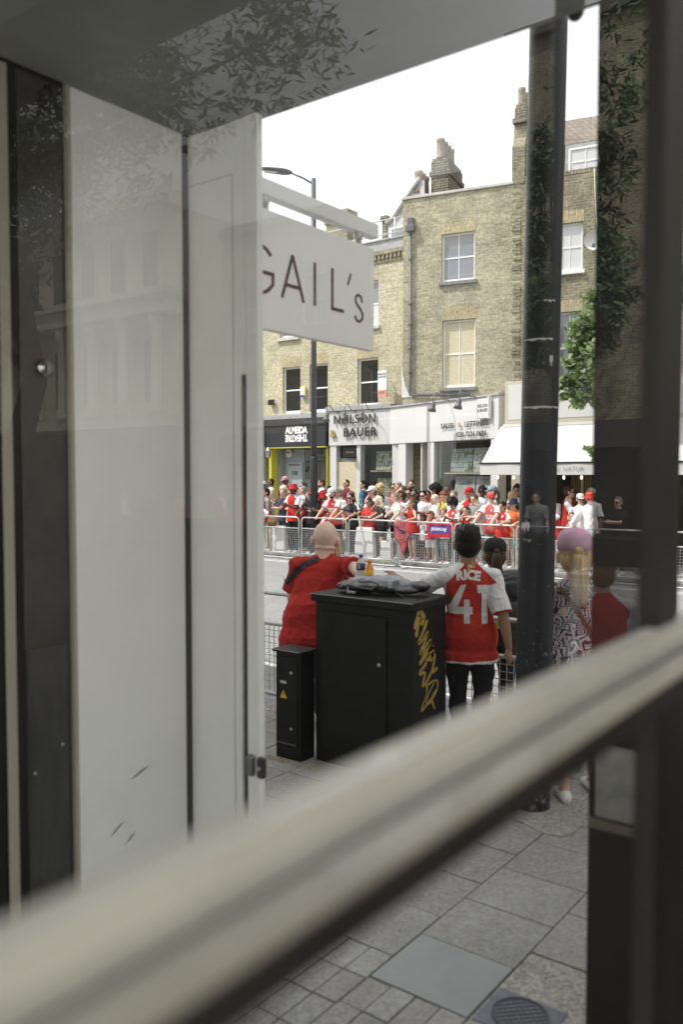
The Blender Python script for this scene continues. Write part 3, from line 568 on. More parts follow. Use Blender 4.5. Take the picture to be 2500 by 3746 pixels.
k_ = thing('convex_mirror', 'round convex mirror at the top of the yellow pillar', 'mirror', (-19.0, 21.1, 2.92)); g = MB(); g.ell((0, 0, 0), (.13, .05, .20)); g.build('rim', BLK, k_); g = MB(); g.ell((.02, -.03, 0), (.10, .04, .165)); g.build('glass', mat('mirror', (.6, .6, .55), .08, 1), k_)
k_ = thing('burglar_alarm', 'yellow and white burglar alarm box between two sash windows', 'alarm', (-17.83, 21.57, 4.88)); g = MB(); g.box(-.11, .11, -.07, 0, -.12, .2); g.build('case', mat('alarm_yellow', (.7, .62, .2), .5), k_, bevel=.02); g = MB(); g.box(-.09, .07, -.075, -.07, -.08, .16); g.build('cover', WHT, k_); g = MB(); g.box(-.1, .08, -.08, -.06, -.15, -.08); g.build('strobe', mat('strobe_blue', (.05, .05, .3), .3), k_)
# main brick house
M12 = R(12); bM = thing('brick_house', 'tall flat-topped yellow brick house with a black drainpipe and two sash windows', 'building', (-13.9, 21.45, 0), M12)
hm = [(1.19, 2.19, 7.78, 9.16), (1.23, 2.22, 4.73, 6.68)]
wall('wall', 0, 3.5, 0, 10.3, hm, BY, bM); window(bM, *hm[0], v=1, arch=.30); window(bM, *hm[1], v=1, arch=.36, glass=BOARD)
g = MB()
for j in range(64):
    if j % 2 or rnd.random() < .3: g.box(3.26 + rnd.uniform(0, .12), 3.5, -.03 * rnd.random(), 0, 4.5 + j * .09, 4.5 + j * .09 + .075)
g.build('brick_toothing', BY2, bM)
g = MB(); g.box(-.05, 3.3, -.05, .34, 10.3, 10.38); g.build('coping', STONE, bM, bevel=.01)
g = MB(); g.box(0, 3.5, .3, 7, 0, 10.1); g.build('body', BY2, bM)
PIPE = mat('pipe_grey', (.10, .10, .115), .45)
g = MB(); g.tube([(.26, -.07, 9.35), (.26, -.07, 4.66), (.27, -.07, 4.6), (.35, -.07, 4.56), (2.1, -.10, 4.48)], .042, 10)
for z_ in (8.5, 7.2, 6.6, 5.9, 5.2): g.tube([(.26, -.07, z_), (.26, -.07, z_ + .07)], .052, 10)
pi = g.build('drainpipe', PIPE, bM); g = MB(); g.box(.13, .39, -.17, .0, 9.34, 9.52); g.box(.17, .35, -.13, .0, 9.52, 9.74); g.build('hopper', PIPE, pi, bevel=.01)
g = MB(); g.add([(-.02, -.02, 5.5), (.02, -.02, 5.15), (.09, -.02, 4.85), (.24, -.02, 4.5), (-.02, -.02, 4.5)], [(0, 1, 2, 3, 4)]); g.build('painted_gable_edge', WHT, bM)
g = MB(); g.box(-.01, .75, 1.0, 2.1, 10.1, 11.9) if 0 else None
def chimney(par, x0, x1, y0, y1, z0, z1, pots, m=BCH, n=4):
    g = MB(); g.box(x0, x1, y0, y1, z0, z1); g.box(x0 - .05, x1 + .05, y0 - .05, y1 + .05, z1 - .42, z1 - .3); g.box(x0 + .03, x1 - .03, y0 + .03, y1 - .03, z1, z1 + .1)
    c = g.build('chimney', m, par)
    for p in pots: pot(p[0], p[1], z1 + .08, p[2], p[3], c)
    return c
chimney(bM, .55, 1.10, .9, 2.3, 10.1, 11.62, [(.80, 1.05 + .32 * k, .62, .12) for k in range(4)])
chimney(bM, .10, .42, .7, 1.6, 10.1, 10.62, [(.2, .78 + .28 * k, .66, .125) for k in range(3)], WHT)
# right brick house
bR = thing('mansard_house', 'brown brick house with a tiled mansard roof and dormer, behind the big pole', 'building', (-13.9 + 3.5 * math.cos(M12), 21.45 + 3.5 * math.sin(M12), 0), M12)
hr = [(.98, 1.70, 7.75, 9.05), (1.02, 1.70, 4.70, 6.65), (3.0, 3.8, 7.75, 9.05), (3.0, 3.8, 4.7, 6.65)]
wall('wall', 0, 4.3, 0, 10.33, hr, BY2, bR)
for i, h in enumerate(hr): window(bR, *h, v=1, arch=.32, glass=BLIND if i == 0 else PANE, sillm=FR)
g = MB(); 
for k in range(48): g.box(k * .09, k * .09 + .08, -.01, .28, 10.33, 10.45 + rnd.uniform(-.01, .01))
g.build('parapet_bricks', BY2, bR)
tile = brick_mat('roof_tile', (.33, .29, .26), (.26, .22, .20), (.12, .11, .10), w=.18, h=.10, dirt=.25)
g = MB(); g.box(0.2, 4.3, .7, 1.0, 10.3, 11.4); g.build('tile_hung_wall', tile, bR)
g = MB(); g.loft([[V3((x_, .55, 11.35)), V3((x_, 3.5, 13.2)), V3((x_, 3.5, 11.2))] for x_ in (0.15, 4.35)], sm=False); g.build('roof', tile, bR)
g = MB(); g.box(1.12, 2.25, .45, .75, 10.3, 11.3); dw = g.build('dormer', LEAD, bR, bevel=.01); window(dw, 1.22, 2.15, 10.4, 11.18, v=1, glass=BLIND, y=.39, sill=False)
fw = MB(); fw.loft([[V3((x_, a, b)) for a, b in ((-.02, 10.3), (-.02, 11.3), (.15, 11.6), (.25, 12.3), (1.0, 12.3), (1.0, 10.3))] for x_ in (-.25, .10)], sm=False); fw.build('fire_wall', BY2, bR)
chimney(bR, -.22, .1, .1, 1.1, 12.0, 12.42, [(-.06, .25, .5, .10), (-.06, .6, .5, .1)])
g = MB(); g.box(0, 4.3, .3, 8, 0, 10.2); g.build('body', BY2, bR)
g = MB(); g.tube([(1.98, -.02, 10.4), (2.02, -.03, 9.6), (2.06, -.03, 9.0), (2.12, -.04, 8.5)], .012, 5); g.build('cable', WHT, bR)
k_ = thing('satellite_dish', 'pale satellite dish on the brown brick wall beside the white sash window', 'dish', (-8.44, 22.35, 8.4), R(20))
g = MB(); g.loft([[V3((r_ * math.cos(R(a)), -.18 - .16 * (1 - (r_ / .25) ** 2) * -1, r_ * 1.05 * math.sin(R(a)))) for a in range(0, 360, 20)] for r_ in (.25, .2, .14, .07, .01)], caps=False); g.build('dish', WHT, k_)
g = MB(); g.tube([(0, .1, -.1), (0, -.1, -.1), (0, -.55, -.25)], .015, 6); g.box(-.04, .04, -.6, -.5, -.28, -.2); g.build('arm', GREYM, k_)
# single storey estate agent in front of both
ea = thing('estate_agent_shop', 'white estate agent shopfront projecting forward with wide display windows', 'shop', (-14.26, 21.3, 0))
a22 = R(-22); c22, s22 = math.cos(a22), math.sin(a22); Pn = lambda s, d=0: V3((c22 * s - s22 * d, s22 * s + c22 * d, 0))
def nb(g, s0, s1, d0, d1, z0, z1, m=0):
    T = M4.Rotation(a22, 4, 'Z'); g.box(s0, s1, d0, d1, z0, z1, m, T)
FW = mat('fascia_white', (.60, .60, .585), .5, noise=(1.2, .03))
g = MB(); pts = [(-2.32, 0), (0, 0), tuple(Pn(4.86)[:2]), tuple(Pn(4.86, .9)[:2]), (2.6, 1.2), (-2.32, .3)]; g.prism(pts, 3.12, 4.2); g.build('fascia', FW, ea, bevel=.006)
g = MB(); pts = [(-2.36, -.05), (.0, -.05), tuple(Pn(4.9, -.05)[:2]), tuple(Pn(4.9, 2.2)[:2]), (0.5, 1.9), (-2.36, .3)]; g.prism(pts, 4.2, 4.245); g.build('roof_flashing', LEAD, ea)
BL = mat('letter_black', (.03, .03, .032), .5); GO = mat('letter_gold', (.50, .36, .12), .4, .4)
def fl(s, size, x, z, m=BL, b=.001, sp_=1.08, d=.02, ang=None, al='CENTER', sx=1):
    u = (1, 0, 0) if ang is None else (c22, s22, 0)
    o = V3((x, -.035 - d, z)) if ang is None else Pn(x, -.035 - d) + V3((0, 0, z))
    return letters('lettering', s, size, o, u, (0, 0, 1), m, ea, extrude=.02 if ang is None else .006, bold=b, spacing=sp_, align=al, sx=sx)
fl('NEILSON', .39, -1.28, 3.905, sp_=1.12, sx=.94); fl('BAUER', .39, -1.08, 3.50, sp_=1.2, sx=.94); fl('&', .34, -2.13, 3.48, GO)
fl('SALES', .20, 2.83, 3.52, ang=1, b=.001, d=.012); fl('&', .19, 3.37, 3.52, GO, ang=1, b=0, d=.02); fl('LETTINGS', .20, 4.05, 3.52, ang=1, b=.001, d=.012); fl('020 7226 0626', .195, 3.86, 3.26, ang=1, b=.001, sp_=1.1, sx=.93, d=.02)
g = MB(); g.box(-2.3, -2.05, .03, .3, .33, 3.12); g.box(-2.32, -1.27, .26, .3, 2.6, 2.72); g.box(-1.27, -1.13, .05, .3, .33, 3.12); g.box(.1, .42, -.02, .3, .33, 3.12)
nb(g, .42, .80, .02, .3, .33, 3.12); nb(g, 1.86, 2.16, .02, .3, .0, 3.12); nb(g, 4.55, 4.82, .02, .3, .0, 3.12); g.build('pilasters', FW, ea, bevel=.006)
g = MB(); g.box(-2.05, -1.27, .1, .14, .33, 2.6); g.build('boarded_door', BOARD, ea)
g = MB(); g.box(-1.85, -1.3, .1, .14, 2.74, 3.06); tw = g.build('transom_pane', PANED, ea); letters('lettering', '108-109', .09, (-1.58, .095, 2.9), (1, 0, 0), (0, 0, 1), GO, tw)
g = MB(); g.box(-1.13, .1, .55, .6, .33, 3.1); nb(g, 2.16, 4.55, .7, .75, .0, 3.1); g.build('display_back', mat('display_black', (.02, .02, .02), .7), ea)
g = MB(); nb(g, .8, 1.86, 1.0, 1.05, .33, 3.12); nb(g, 1.2, 1.27, .3, .95, .33, 3.12); nb(g, 1.44, 1.5, .1, .9, .33, 3.12); g.build('porch_wall', mat('porch_cream', (.55, .54, .49), .6), ea)
g = MB(); g.box(-1.13, .1, .12, .125, .6, 3.1); nb(g, 2.16, 4.55, .12, .125, .75, 3.1); g.build('display_glass', glass_mat('shop_glass', (.92, .94, .93), .7), ea)
g = MB(); g.box(-1.13, .1, .1, .3, .33, .6); nb(g, 2.16, 4.55, .08, .3, .0, .75); g.build('stall_riser', FW, ea)
g = MB(); nb(g, .8, 2.1, 2.2, 2.3, 0, 3.12) ; g.box(-2.3, 0, .6, .9, .0, 3.12); nb(g, 0, 4.8, 1.1, 1.2, 0, 3.12); g.build('inner_wall', mat('inner_dark', (.06, .06, .06), .8), ea)
SH = mat('shelf_wood', (.45, .38, .22), .6)
g = MB(); g.box(-.85, .08, .2, .5, 2.29, 2.33); nb(g, 2.4, 4.5, .2, .6, 2.22, 2.26); nb(g, 2.6, 4.5, .2, .6, 1.42, 1.46); nb(g, 1.25, 1.85, .4, .7, 2.5, 2.53); nb(g, 1.25, 1.85, .4, .7, 1.95, 1.98); g.build('display_shelf', SH, ea)
def photo_mat(name, c1, c2, c3, sc_):
    m = mat(name, c1, .35, noise=None); n = m.node_tree.nodes; l = m.node_tree.links; b = n['Principled BSDF']; tc = n.new('ShaderNodeTexCoord')
    sp_ = n.new('ShaderNodeSeparateXYZ'); l.new(tc.outputs['Object'], sp_.inputs[0]); cb = n.new('ShaderNodeCombineXYZ'); l.new(sp_.outputs[0], cb.inputs[0]); l.new(sp_.outputs[2], cb.inputs[1])
    bt = n.new('ShaderNodeTexBrick'); bt.offset = 0; bt.inputs['Scale'].default_value = sc_; bt.inputs['Mortar Size'].default_value = .045; bt.inputs['Brick Width'].default_value = .28; bt.inputs['Row Height'].default_value = .4
    bt.inputs['Color1'].default_value = (*c3, 1); bt.inputs['Color2'].default_value = (*[x * .8 for x in c3], 1); bt.inputs['Mortar'].default_value = (*c1, 1); l.new(cb.outputs[0], bt.inputs[0])
    t = n.new('ShaderNodeTexNoise'); t.inputs['Scale'].default_value = 5; t.inputs['Detail'].default_value = 8; l.new(tc.outputs['Object'], t.inputs[0]); r = n.new('ShaderNodeValToRGB'); l.new(t.outputs[0], r.inputs[0])
    r.color_ramp.elements[0].position = .5; r.color_ramp.elements[1].position = .56; x = n.new('ShaderNodeMix'); x.data_type = 'RGBA'; l.new(r.outputs[0], x.inputs[0]); l.new(bt.outputs[0], x.inputs[6]); x.inputs[7].default_value = (*c2, 1); l.new(x.outputs[2], b.inputs['Base Color'])
    return m
PM = [photo_mat('photo_a', (.32, .31, .18), (.08, .14, .04), (.5, .5, .5), 3), photo_mat('photo_b', (.26, .24, .13), (.12, .16, .06), (.5, .5, .46), 5), photo_mat('photo_c', (.16, .17, .14), (.10, .16, .06), (.4, .42, .45), 3), photo_mat('photo_d', (.28, .27, .26), (.16, .14, .12), (.45, .45, .46), 4), photo_mat('photo_e', (.45, .45, .44), (.38, .39, .38), (.5, .5, .5), 6)]
def pic(x0, x1, z0, z1, m, ang=None, d=.35, lab='a house', txt=None):
    o = V3(((x0 + x1) / 2, d, z0)) if ang is None else Pn((x0 + x1) / 2, d) + V3((0, 0, z0)); o = o + V3((-14.26, 21.3, 0)); w = (x1 - x0) / 2; h = z1 - z0
    t = thing('display_photo', 'photo board of %s in the estate agent window' % lab, 'photo', o, 0 if ang is None else a22); g = MB(); g.box(-w, w, -.012, .012, 0, h, T=M4.Rotation(R(-6), 4, 'X')); g.build('board', m, t)
    if txt: letters('lettering', txt, .075, (0, -.016 + h * .08, h * .78), (1, 0, 0), (0, math.sin(R(6)), math.cos(R(6))), mat('poster_grey', (.25, .25, .25), .6), t, line=.85)
pic(-.75, .02, 2.34, 2.92, PM[0], lab='a yellow terrace and a leafy tree'); pic(-.72, .0, 1.4, 2.1, PM[1], lab='a long brown brick terrace with many windows'); pic(2.5, 3.4, 2.27, 2.92, PM[2], 1, lab='a green back garden'); pic(3.45, 4.4, 2.27, 2.92, PM[3], 1, lab='a grey Georgian terrace behind bare trees')
pic(2.65, 3.5, 1.47, 2.16, PM[4], 1, lab='a white poster with a congratulations message', txt='CONGRATULATIONS\nTO THE ARSENAL\nCHAMPIONS 2026'); pic(3.55, 4.45, 1.47, 2.16, PM[4], 1, lab='the right-hand white congratulations poster', txt='CONGRATULATIONS\nTO THE ARSENAL\nCHAMPIONS 2026')
for z_, l_ in ((2.54, 'top'), (1.99, 'middle'), (1.3, 'bottom')): pic(1.56, 1.84, z_, z_ + .36, PM[4], 1, d=.5, lab='a pale listing, %s narrow shelf' % l_)
def goose(o, ang, lab):
    t = thing('gooseneck_lamp', lab, 'lamp', o, ang, 'gooseneck lamps along the white fascia'); g = MB(); g.tube([(0, .02, 0), (0, -.06, .0), (0, -.16, -.01), (0, -.24, .06), (0, -.34, .17), (0, -.46, .17), (0, -.52, .06), (0, -.52, -.08)], .014, 6); g.cyl((0, .0, 0), .035, .03, 10, axis='y'); g.build('arm', GREYM, t)
    g = MB(); T = [(0, -.52, -.06), (0, -.525, -.1), (0, -.53, -.16), (0, -.54, -.20), (0, -.555, -.26), (0, -.57, -.33)]; g.tube(T, [.025, .055, .075, .07, .10, .115], 16); g.build('shade', mat('lamp_shade_grey', (.09, .09, .09), .45), t)
for x_, l_ in ((-1.95, 'above the first letters'), (-1.27, 'above the middle letters'), (-.62, 'above the last letters')): goose(V3((-14.26 + x_, 21.25, 4.17)), 0, 'grey gooseneck lamp on the white fascia %s of NEILSON' % l_)
for s_, l_ in ((2.9, 'above the word SALES'), (4.0, 'beside the small hanging box sign')): p = Pn(s_, -.05); goose(V3((-14.26 + p.x, 21.3 + p.y, 4.22)), a22, 'grey gooseneck lamp on the angled white fascia %s' % l_)
p = Pn(4.4, -.06); k_ = thing('box_sign', 'small square white sign lettered in black at the right end of the fascia', 'sign', V3((-14.26 + p.x, 21.3 + p.y, 3.88)), a22); g = MB(); g.box(-.27, .2, -.05, .02, -.24, .26); g.build('panel', FW, k_, bevel=.006); g = MB(); g.box(.2, .235, -.08, .02, -.26, .3); g.build('bracket', WHT, k_)
letters('lettering', 'NEILSON\n& BAUER', .115, (-.03, -.054, .02), (1, 0, 0), (0, 0, 1), BL, k_, sx=.8, spacing=1.1)
k_ = thing('letting_board', 'white and salmon letting board projecting from the pale brick wall', 'sign', (-14.45, 21.2, 4.52), R(-12)); g = MB(); g.box(-.19, .19, -.03, .03, .22, .80); g.build('panel', WHT, k_); g = MB(); g.box(-.19, .19, -.031, .031, 0, .22); g.build('strip', mat('salmon', (.56, .27, .20), .6), k_)
letters('lettering', 'NEILSON\n& BAUER', .085, (0, -.034, .65), (1, 0, 0), (0, 0, 1), BL, k_, spacing=1.05); letters('lettering', 'LET BY', .085, (0, -.035, .14), (1, 0, 0), (0, 0, 1), BL, k_); g = MB(); g.tube([(0, .02, .5), (0, .35, .5)], .02, 6); g.build('bracket', WHT, k_)
# shop with the awning
aw = thing('restaurant_front', 'cream restaurant front with a big framed sign, half hidden by the pole', 'shop', (-9.55, 19.6, 0))
CRM = mat('cream_frame', (.50, .46, .36), .5)
g = MB(); g.box(0, 5.0, -.2, .3, 3.46, 4.50); g.build('sign_frame', CRM, aw, bevel=.01); g = MB(); g.box(.1, 4.9, -.21, -.19, 3.56, 4.42); g.build('sign_face', FW, aw); g = MB(); g.box(-.03, 5.05, -.24, .3, 3.38, 3.455); g.build('sign_ledge', WHT, aw)
letters('lettering', 'Am', .58, (1.47, -.212, 4.12), (1, 0, 0), (0, 0, 1), mat('sign_grey_letters', (.10, .10, .11), .5), aw, shear=.25, bold=-.006, align='LEFT')
g = MB(); g.cyl((1.22, -.215, 3.9), .2, .012, 24, axis='y'); g.build('sign_emblem', mat('emblem_grey', (.28, .29, .33), .6, noise=(18, .5)), aw)
g = MB(); g.box(.1, .35, .0, .3, 0, 3.4); g.box(.75, .82, .0, .2, 0, 3.4); g.box(3.0, 3.1, 0, .2, 0, 3.4); g.box(1.95, 1.99, -.1, -.05, 0, 3.4); g.box(4.9, 5.0, 0, .3, 0, 3.4); g.build('posts', CRM, aw)
g = MB(); g.box(.35, 4.9, 1.4, 1.5, 0, 3.4); g.box(0, 5, .3, 1.5, 3.3, 3.4); g.build('interior', mat('restaurant_interior', (.05, .042, .03), .8, noise=(3, .7)), aw)
g = MB()
for k in range(9): g.box(1.15 + k * .06, 1.18 + k * .06, 1.3, 1.35, 1.3, 3.2)
g.build('slatted_wood', mat('gold_slats', (.4, .26, .08), .6), aw)
g = MB()
for k in range(9): g.box(2.1, 2.9, .5, .52, 1.2 + k * .16, 1.23 + k * .16)
for k in range(7): g.box(2.12 + k * .12, 2.15 + k * .12, .53, .55, 1.2, 2.6)
g.build('trellis', mat('trellis_gold', (.36, .33, .10), .6), aw)
AWN = mat('awning_canvas', (.56, .56, .54), .85, noise=(2, .03))
ag = thing('awning', 'wide white canvas awning with faint lettering on its valance', 'awning', (-9.55, 19.4, 0))
g = MB(); g.loft([[V3((x_, 0, 3.36)), V3((x_, 0, 3.40)), V3((x_, -1.0, 2.50)), V3((x_, -1.0, 2.46))] for x_ in [-.1 + .5 * k for k in range(11)]], sm=False); g.build('canvas', AWN, ag)
g = MB(); n = 40; g.loft([[V3((-.14 + 5.1 * k / n, -1.012 + .006 * math.sin(k * .9), z_)) for k in range(n + 1)] for z_ in (2.455, 2.33, 2.20)], caps=False, closed=False); va = g.build('valance', AWN, ag)
g = MB(); g.box(-.16, 5.0, -1.03, -.99, 2.455, 2.49); g.build('front_bar', BLK, ag)
letters('lettering', 'O AL NATUR', .14, (1.58, -1.032, 2.325), (1, 0, 0), (0, 0, 1), mat('grey_lettering', (.25, .25, .24), .7), va, bold=-.001, spacing=1.08, extrude=.001, align='LEFT')
EM = bpy.data.materials.new('bulb_glow'); EM.use_nodes = True; EM.node_tree.nodes['Principled BSDF'].inputs['Emission Color'].default_value = (1, .75, .35, 1); EM.node_tree.nodes['Principled BSDF'].inputs['Emission Strength'].default_value = 2.5
for i in range(9):
    k_ = thing('festoon_bulb', '%s bulb from the left of the string hanging under the white valance' % 'first second third fourth fifth sixth seventh eighth ninth'.split()[i], 'bulb', (-9.4 + .42 * i, 18.75, 2.2), 0, 'festoon bulbs under the awning'); g = MB(); g.cyl((0, 0, -.02), .02, .08, 8); g.build('cap', BLK, k_); g = MB(); g.ell((0, 0, -.06), (.03, .03, .045), nu=8, nv=6); g.build('globe', EM, k_)
# buildings along the far side that the glass screen reflects
def terrace(name, lab, x0, x1, h, m, y=21.8, n=4, rows=(3.9, 7.1, 10.2), cat='building'):
    t = thing(name, lab, cat, (x0, y, 0)); W = x1 - x0; hs_ = []
    for r_ in rows:
        if r_ + 1.8 < h:
            for k in range(n): c = W * (k + .5) / n; hs_.append((c - .5, c + .5, r_, r_ + 1.7))
    wall('wall', 0, W, 0, h, hs_, m, t)
    for q in hs_: window(t, *q, v=1, arch=.3)
    g = MB(); g.box(-.02, W + .02, -.22, .3, h, h + .3); g.build('cornice', mat('dark_cornice', (.09, .085, .08), .8), t)
    g = MB(); g.box(0, W, .3, 9, 0, h); g.build('body', m, t)
    g = MB(); g.box(.05, W - .05, -.35, -.003, 2.9, 3.6); g.build('shop_fascia', mat('dark_fascia', (.05, .05, .05), .5), t); g = MB(); g.box(.2, W - .2, -.02, -.003, .5, 2.85); g.build('shop_window', PANED, t)
    return t
terrace('brick_terrace', 'tall brown brick terrace further along the street, mirrored in the glass screen', -5.3, 10, 13.9, BY2, n=4)
terrace('brick_terrace', 'lower brown brick terrace beyond the tall one, mirrored in the glass screen', 10.05, 21, 10.5, BY, n=4, rows=(3.9, 7.1))
cs_ = thing('classical_building', 'cream classical building with columns and a statue, mirrored at the far left', 'building', (23, 21.0, 0)); CRE = mat('portland_stone', (.60, .56, .44), .8, noise=(1, .12))
g = MB(); g.box(0, 22, .5, 10, 0, 12.0); g.build('wall', CRE, cs_); g = MB(); g.box(-.2, 22.2, -.4, .6, 8.1, 8.7); g.box(-.3, 22.3, -.6, .6, 8.7, 8.95); g.box(-.2, 22.2, -.4, .6, 12.0, 12.5); g.box(-.1, 22.1, -.2, .6, 4.0, 4.4); g.build('entablature', CRE, cs_)
for k in range(12):
    g = MB(); x_ = .6 + k * 1.9; g.tube([(x_, -.05, 4.4), (x_, -.05, 4.55), (x_, -.05, 4.6), (x_, -.05, 7.6), (x_, -.05, 7.7), (x_, -.05, 8.1)], [.30, .30, .24, .2, .28, .32], 14); g.build('column', CRE, cs_)
for k in range(11):
    g = MB(); x_ = 1.55 + k * 1.9; g.box(x_ - .4, x_ + .4, .47, .499, 9.3, 11.3); g.box(x_ - .35, x_ + .35, .47, .499, 5, 7.3); g.build('window', PANED, cs_)
g = MB(); g.box(0.1, 22, .2, .5, 0, 3.9); g.build('shopfronts', PANED, cs_)
g = MB(); st_ = [(10.1, -.1, 9.2), (10.1, -.12, 9.6), (10.12, -.1, 10.1), (10.05, -.1, 10.5), (10.1, -.12, 10.75)]; g.tube(st_, [.26, .24, .2, .22, .06], 10); g.ell((10.1, -.12, 10.92), (.11, .12, .15)); g.box(9.8, 10.4, -.4, .2, 8.95, 9.2); g.build('statue', CRE, cs_)

sb = thing('light_bounce_house', 'pale rendered house added out of view on the right to bounce sunlight', 'building', (7, -20, 0)); g = MB(); g.box(0, 12, 0, 20, 0, 9.5); g.build('wall', mat('bounce_white', (.74, .72, .66), .8, noise=(2, .05)), sb); g = MB(); g.box(-.2, 12.2, -.2, 20.2, 9.5, 9.9); g.build('roof', GREYM, sb)  # unseen reflector: sunlit pale walls added to brighten the white pilaster
# ------------------------------------------------------------------ far street lamp
sl = thing('street_lamp', 'slim dark street lamp with a flat luminaire, standing in front of the theatre entrance', 'street lamp', (-14.77, 18.3, 0))
g = MB(); g.tube([(0, 0, 0), (0, 0, 2.65), (0, 0, 2.7)], [.105, .105, .1], 14); g.build('base_column', mat('pole_rough', (.03, .03, .033), .7, noise=(60, .5), bump=(60, .8, .01)), sl)
PG = mat('pole_dark', (.05, .053, .062), .4); g = MB(); g.tube([(0, 0, 2.7), (0, 0, 6), (0, 0, 10.25)], [.082, .075, .068], 14); g.tube([(0, 0, 10.1), (-.2, -.2, 10.25), (-.52, -.36, 10.42)], .028, 8); g.build('column', PG, sl)
dirv = V3((-.80, -.58, .13)).normalized(); g = MB(); up = V3((0, 0, 1)); rt = dirv.cross(up).normalized(); nn = rt.cross(dirv)
rings = []
for t_, w_, h_ in ((-.02, .04, .04), (.1, .13, .07), (.25, .17, .08), (.6, .18, .05), (.78, .14, .035), (.84, .05, .02)):
    c = V3((-.5, -.35, 10.42)) + dirv * t_; rings.append([c + rt * w_ * math.cos(R(a)) + nn * h_ * math.sin(R(a)) for a in range(0, 360, 30)])
g.loft(rings); lu = g.build('luminaire', PG, sl); g = MB(); c = V3((-.5, -.35, 10.42)); g.add([c + dirv * a + rt * b - nn * .062 for a, b in ((.36, -.13), (.36, .13), (.74, .10), (.74, -.10))], [(0, 1, 2, 3)]); g.build('lens', mat('lamp_lens', (.55, .55, .52), .3), lu)
# ------------------------------------------------------------------ crowd barriers
def barrier_proto(W, lab, loc, group):
    t = thing('crowd_barrier', lab, 'barrier', loc, 0, group); h = 1.13; r_ = .021; c = .1
    g = MB(); P = [(c, h), (W - c, h), (W - c * .3, h - c * .3), (W, h - c), (W, c), (W - c * .3, c * .3), (W - c, 0), (c, 0), (c * .3, c * .3), (0, c), (0, h - c), (c * .3, h - c * .3), (c, h)]
    g.tube([(x_, 0, z_ + .03) for x_, z_ in P], r_, 7); g.tube([(0, 0, .86), (W, 0, .86)], r_ * .9, 6); g.tube([(0, 0, .17), (W, 0, .17)], r_ * .9, 6); g.build('frame', GALV, t)
    g = MB(); n = int(W / .062)
    for k in range(1, n): x_ = W * k / n; g.box(x_ - .0028, x_ + .0028, -.004, .002, .17, .86)
    for k in range(1, 11): z_ = .17 + .69 * k / 11; g.box(0, W, -.002, .004, z_ - .0028, z_ + .0028)
    g.build('wire_mesh', GALV, t)
    for x_ in (.25, W - .25): g = MB(); g.tube([(x_, -.26, .02), (x_, .26, .02)], .018, 6); g.build('foot', GALV, t)
    g = MB(); g.box(W - .006, W + .012, -.02, .02, .35, .75); g.build('label_strip', mat('green_strip', (.02, .18, .09), .5), t)
    return t
def copy_tree(o, loc, lab, group=None):
    r = o.copy(); COL.objects.link(r); r.location = loc; r['label'] = lab
    if group: r['group'] = group
    def ch(a, b):
        for c in list(a.children):
            d = c.copy(); COL.objects.link(d); d.parent = b; ch(c, d)
    ch(o, r); return r
ORD = ['first', 'second', 'third', 'fourth', 'fifth', 'sixth', 'seventh', 'eighth', 'ninth', 'tenth', 'eleventh']
FB = [-18.0, -16.41, -14.80, -13.21, -11.62, -10.03, -8.43, -6.83, -5.23, -3.63, -2.03, -.43, 1.17, 2.77, 4.37, 5.97, 7.57, 9.17]
who = ['far barrier cut off by the white pilaster, below the bending woman', 'far barrier in front of the man in the red bucket hat and scarf', 'far barrier behind the bald man, held by the man in the white and black cap', 'far barrier in front of the man in the white polo shirt', 'far barrier draped with the red crest banner', 'far barrier partly hidden behind the head of the man in the number 41 shirt', 'far barrier just left of the thick black pole', 'far barrier just right of the thick black pole, behind the pink cap']
pf = None
for i, x_ in enumerate(FB):
    lb = who[i] if i < len(who) else 'galvanised far barrier, %s of those seen only as a reflection in the glass' % ORD[i - len(who)]
    pf = barrier_proto(1.53, lb, (x_, 17.80, -.12), 'barriers along the far kerb') if i == 0 else copy_tree(FB0, (x_, 17.80 + rnd.uniform(-.03, .03), -.12), lb, 'mirrored far barriers' if i >= len(who) else None)
    if i == 0: FB0 = pf
    pf.rotation_euler = (0, 0, R(rnd.uniform(-1.2, 1.2)))
NBX = [-6.57, -4.45, -2.33, -.21]
for i, x_ in enumerate(NBX):
    lb = ['near barrier beside the kerb, seen left of the low black cabinet', 'near barrier between the number 41 shirt and the thick pole', 'near barrier beyond the woman in the pink cap', 'near barrier further right along the kerb'][i]
    nb_ = barrier_proto(2.06, lb, (x_, 6.2, -.12), 'barriers along the near kerb') if i == 0 else copy_tree(NB0, (x_, 6.2, -.12), lb)
    if i == 0: NB0 = nb_
# ------------------------------------------------------------------ trees
LEAF = []
for i, c in enumerate(((.13, .19, .075), (.20, .27, .12), (.07, .115, .045))):
    m = mat('leaf_%s' % 'abc'[i], c, .5, noise=(5, .2)); n = m.node_tree.nodes; l = m.node_tree.links; b = n['Principled BSDF']
    tl = n.new('ShaderNodeBsdfTranslucent'); tl.inputs[0].default_value = (c[0] * 1.5, c[1] * 1.7, c[2], 1); x = n.new('ShaderNodeMixShader'); x.inputs[0].default_value = .3
    l.new(b.outputs[0], x.inputs[1]); l.new(tl.outputs[0], x.inputs[2]); l.new(x.outputs[0], n['Material Output'].inputs[0]); LEAF.append(m)
STAR = [(0, 0), (.22, .12), (.50, .02), (.36, .28), (.62, .48), (.30, .50), (.30, .66), (.14, .60), (0, 1.0), (-.14, .60), (-.30, .66), (-.30, .50), (-.62, .48), (-.36, .28), (-.50, .02), (-.22, .12)]
SLIM = [(0, 0), (.10, .25), (.12, .5), (0, 1), (-.12, .5), (-.10, .25)]
LEAFW = [mat('dull_leaf_%s' % 'abc'[i], c, .6, noise=(5, .2)) for i, c in enumerate(((.080, .135, .050), (.12, .18, .075), (.04, .065, .028)))]
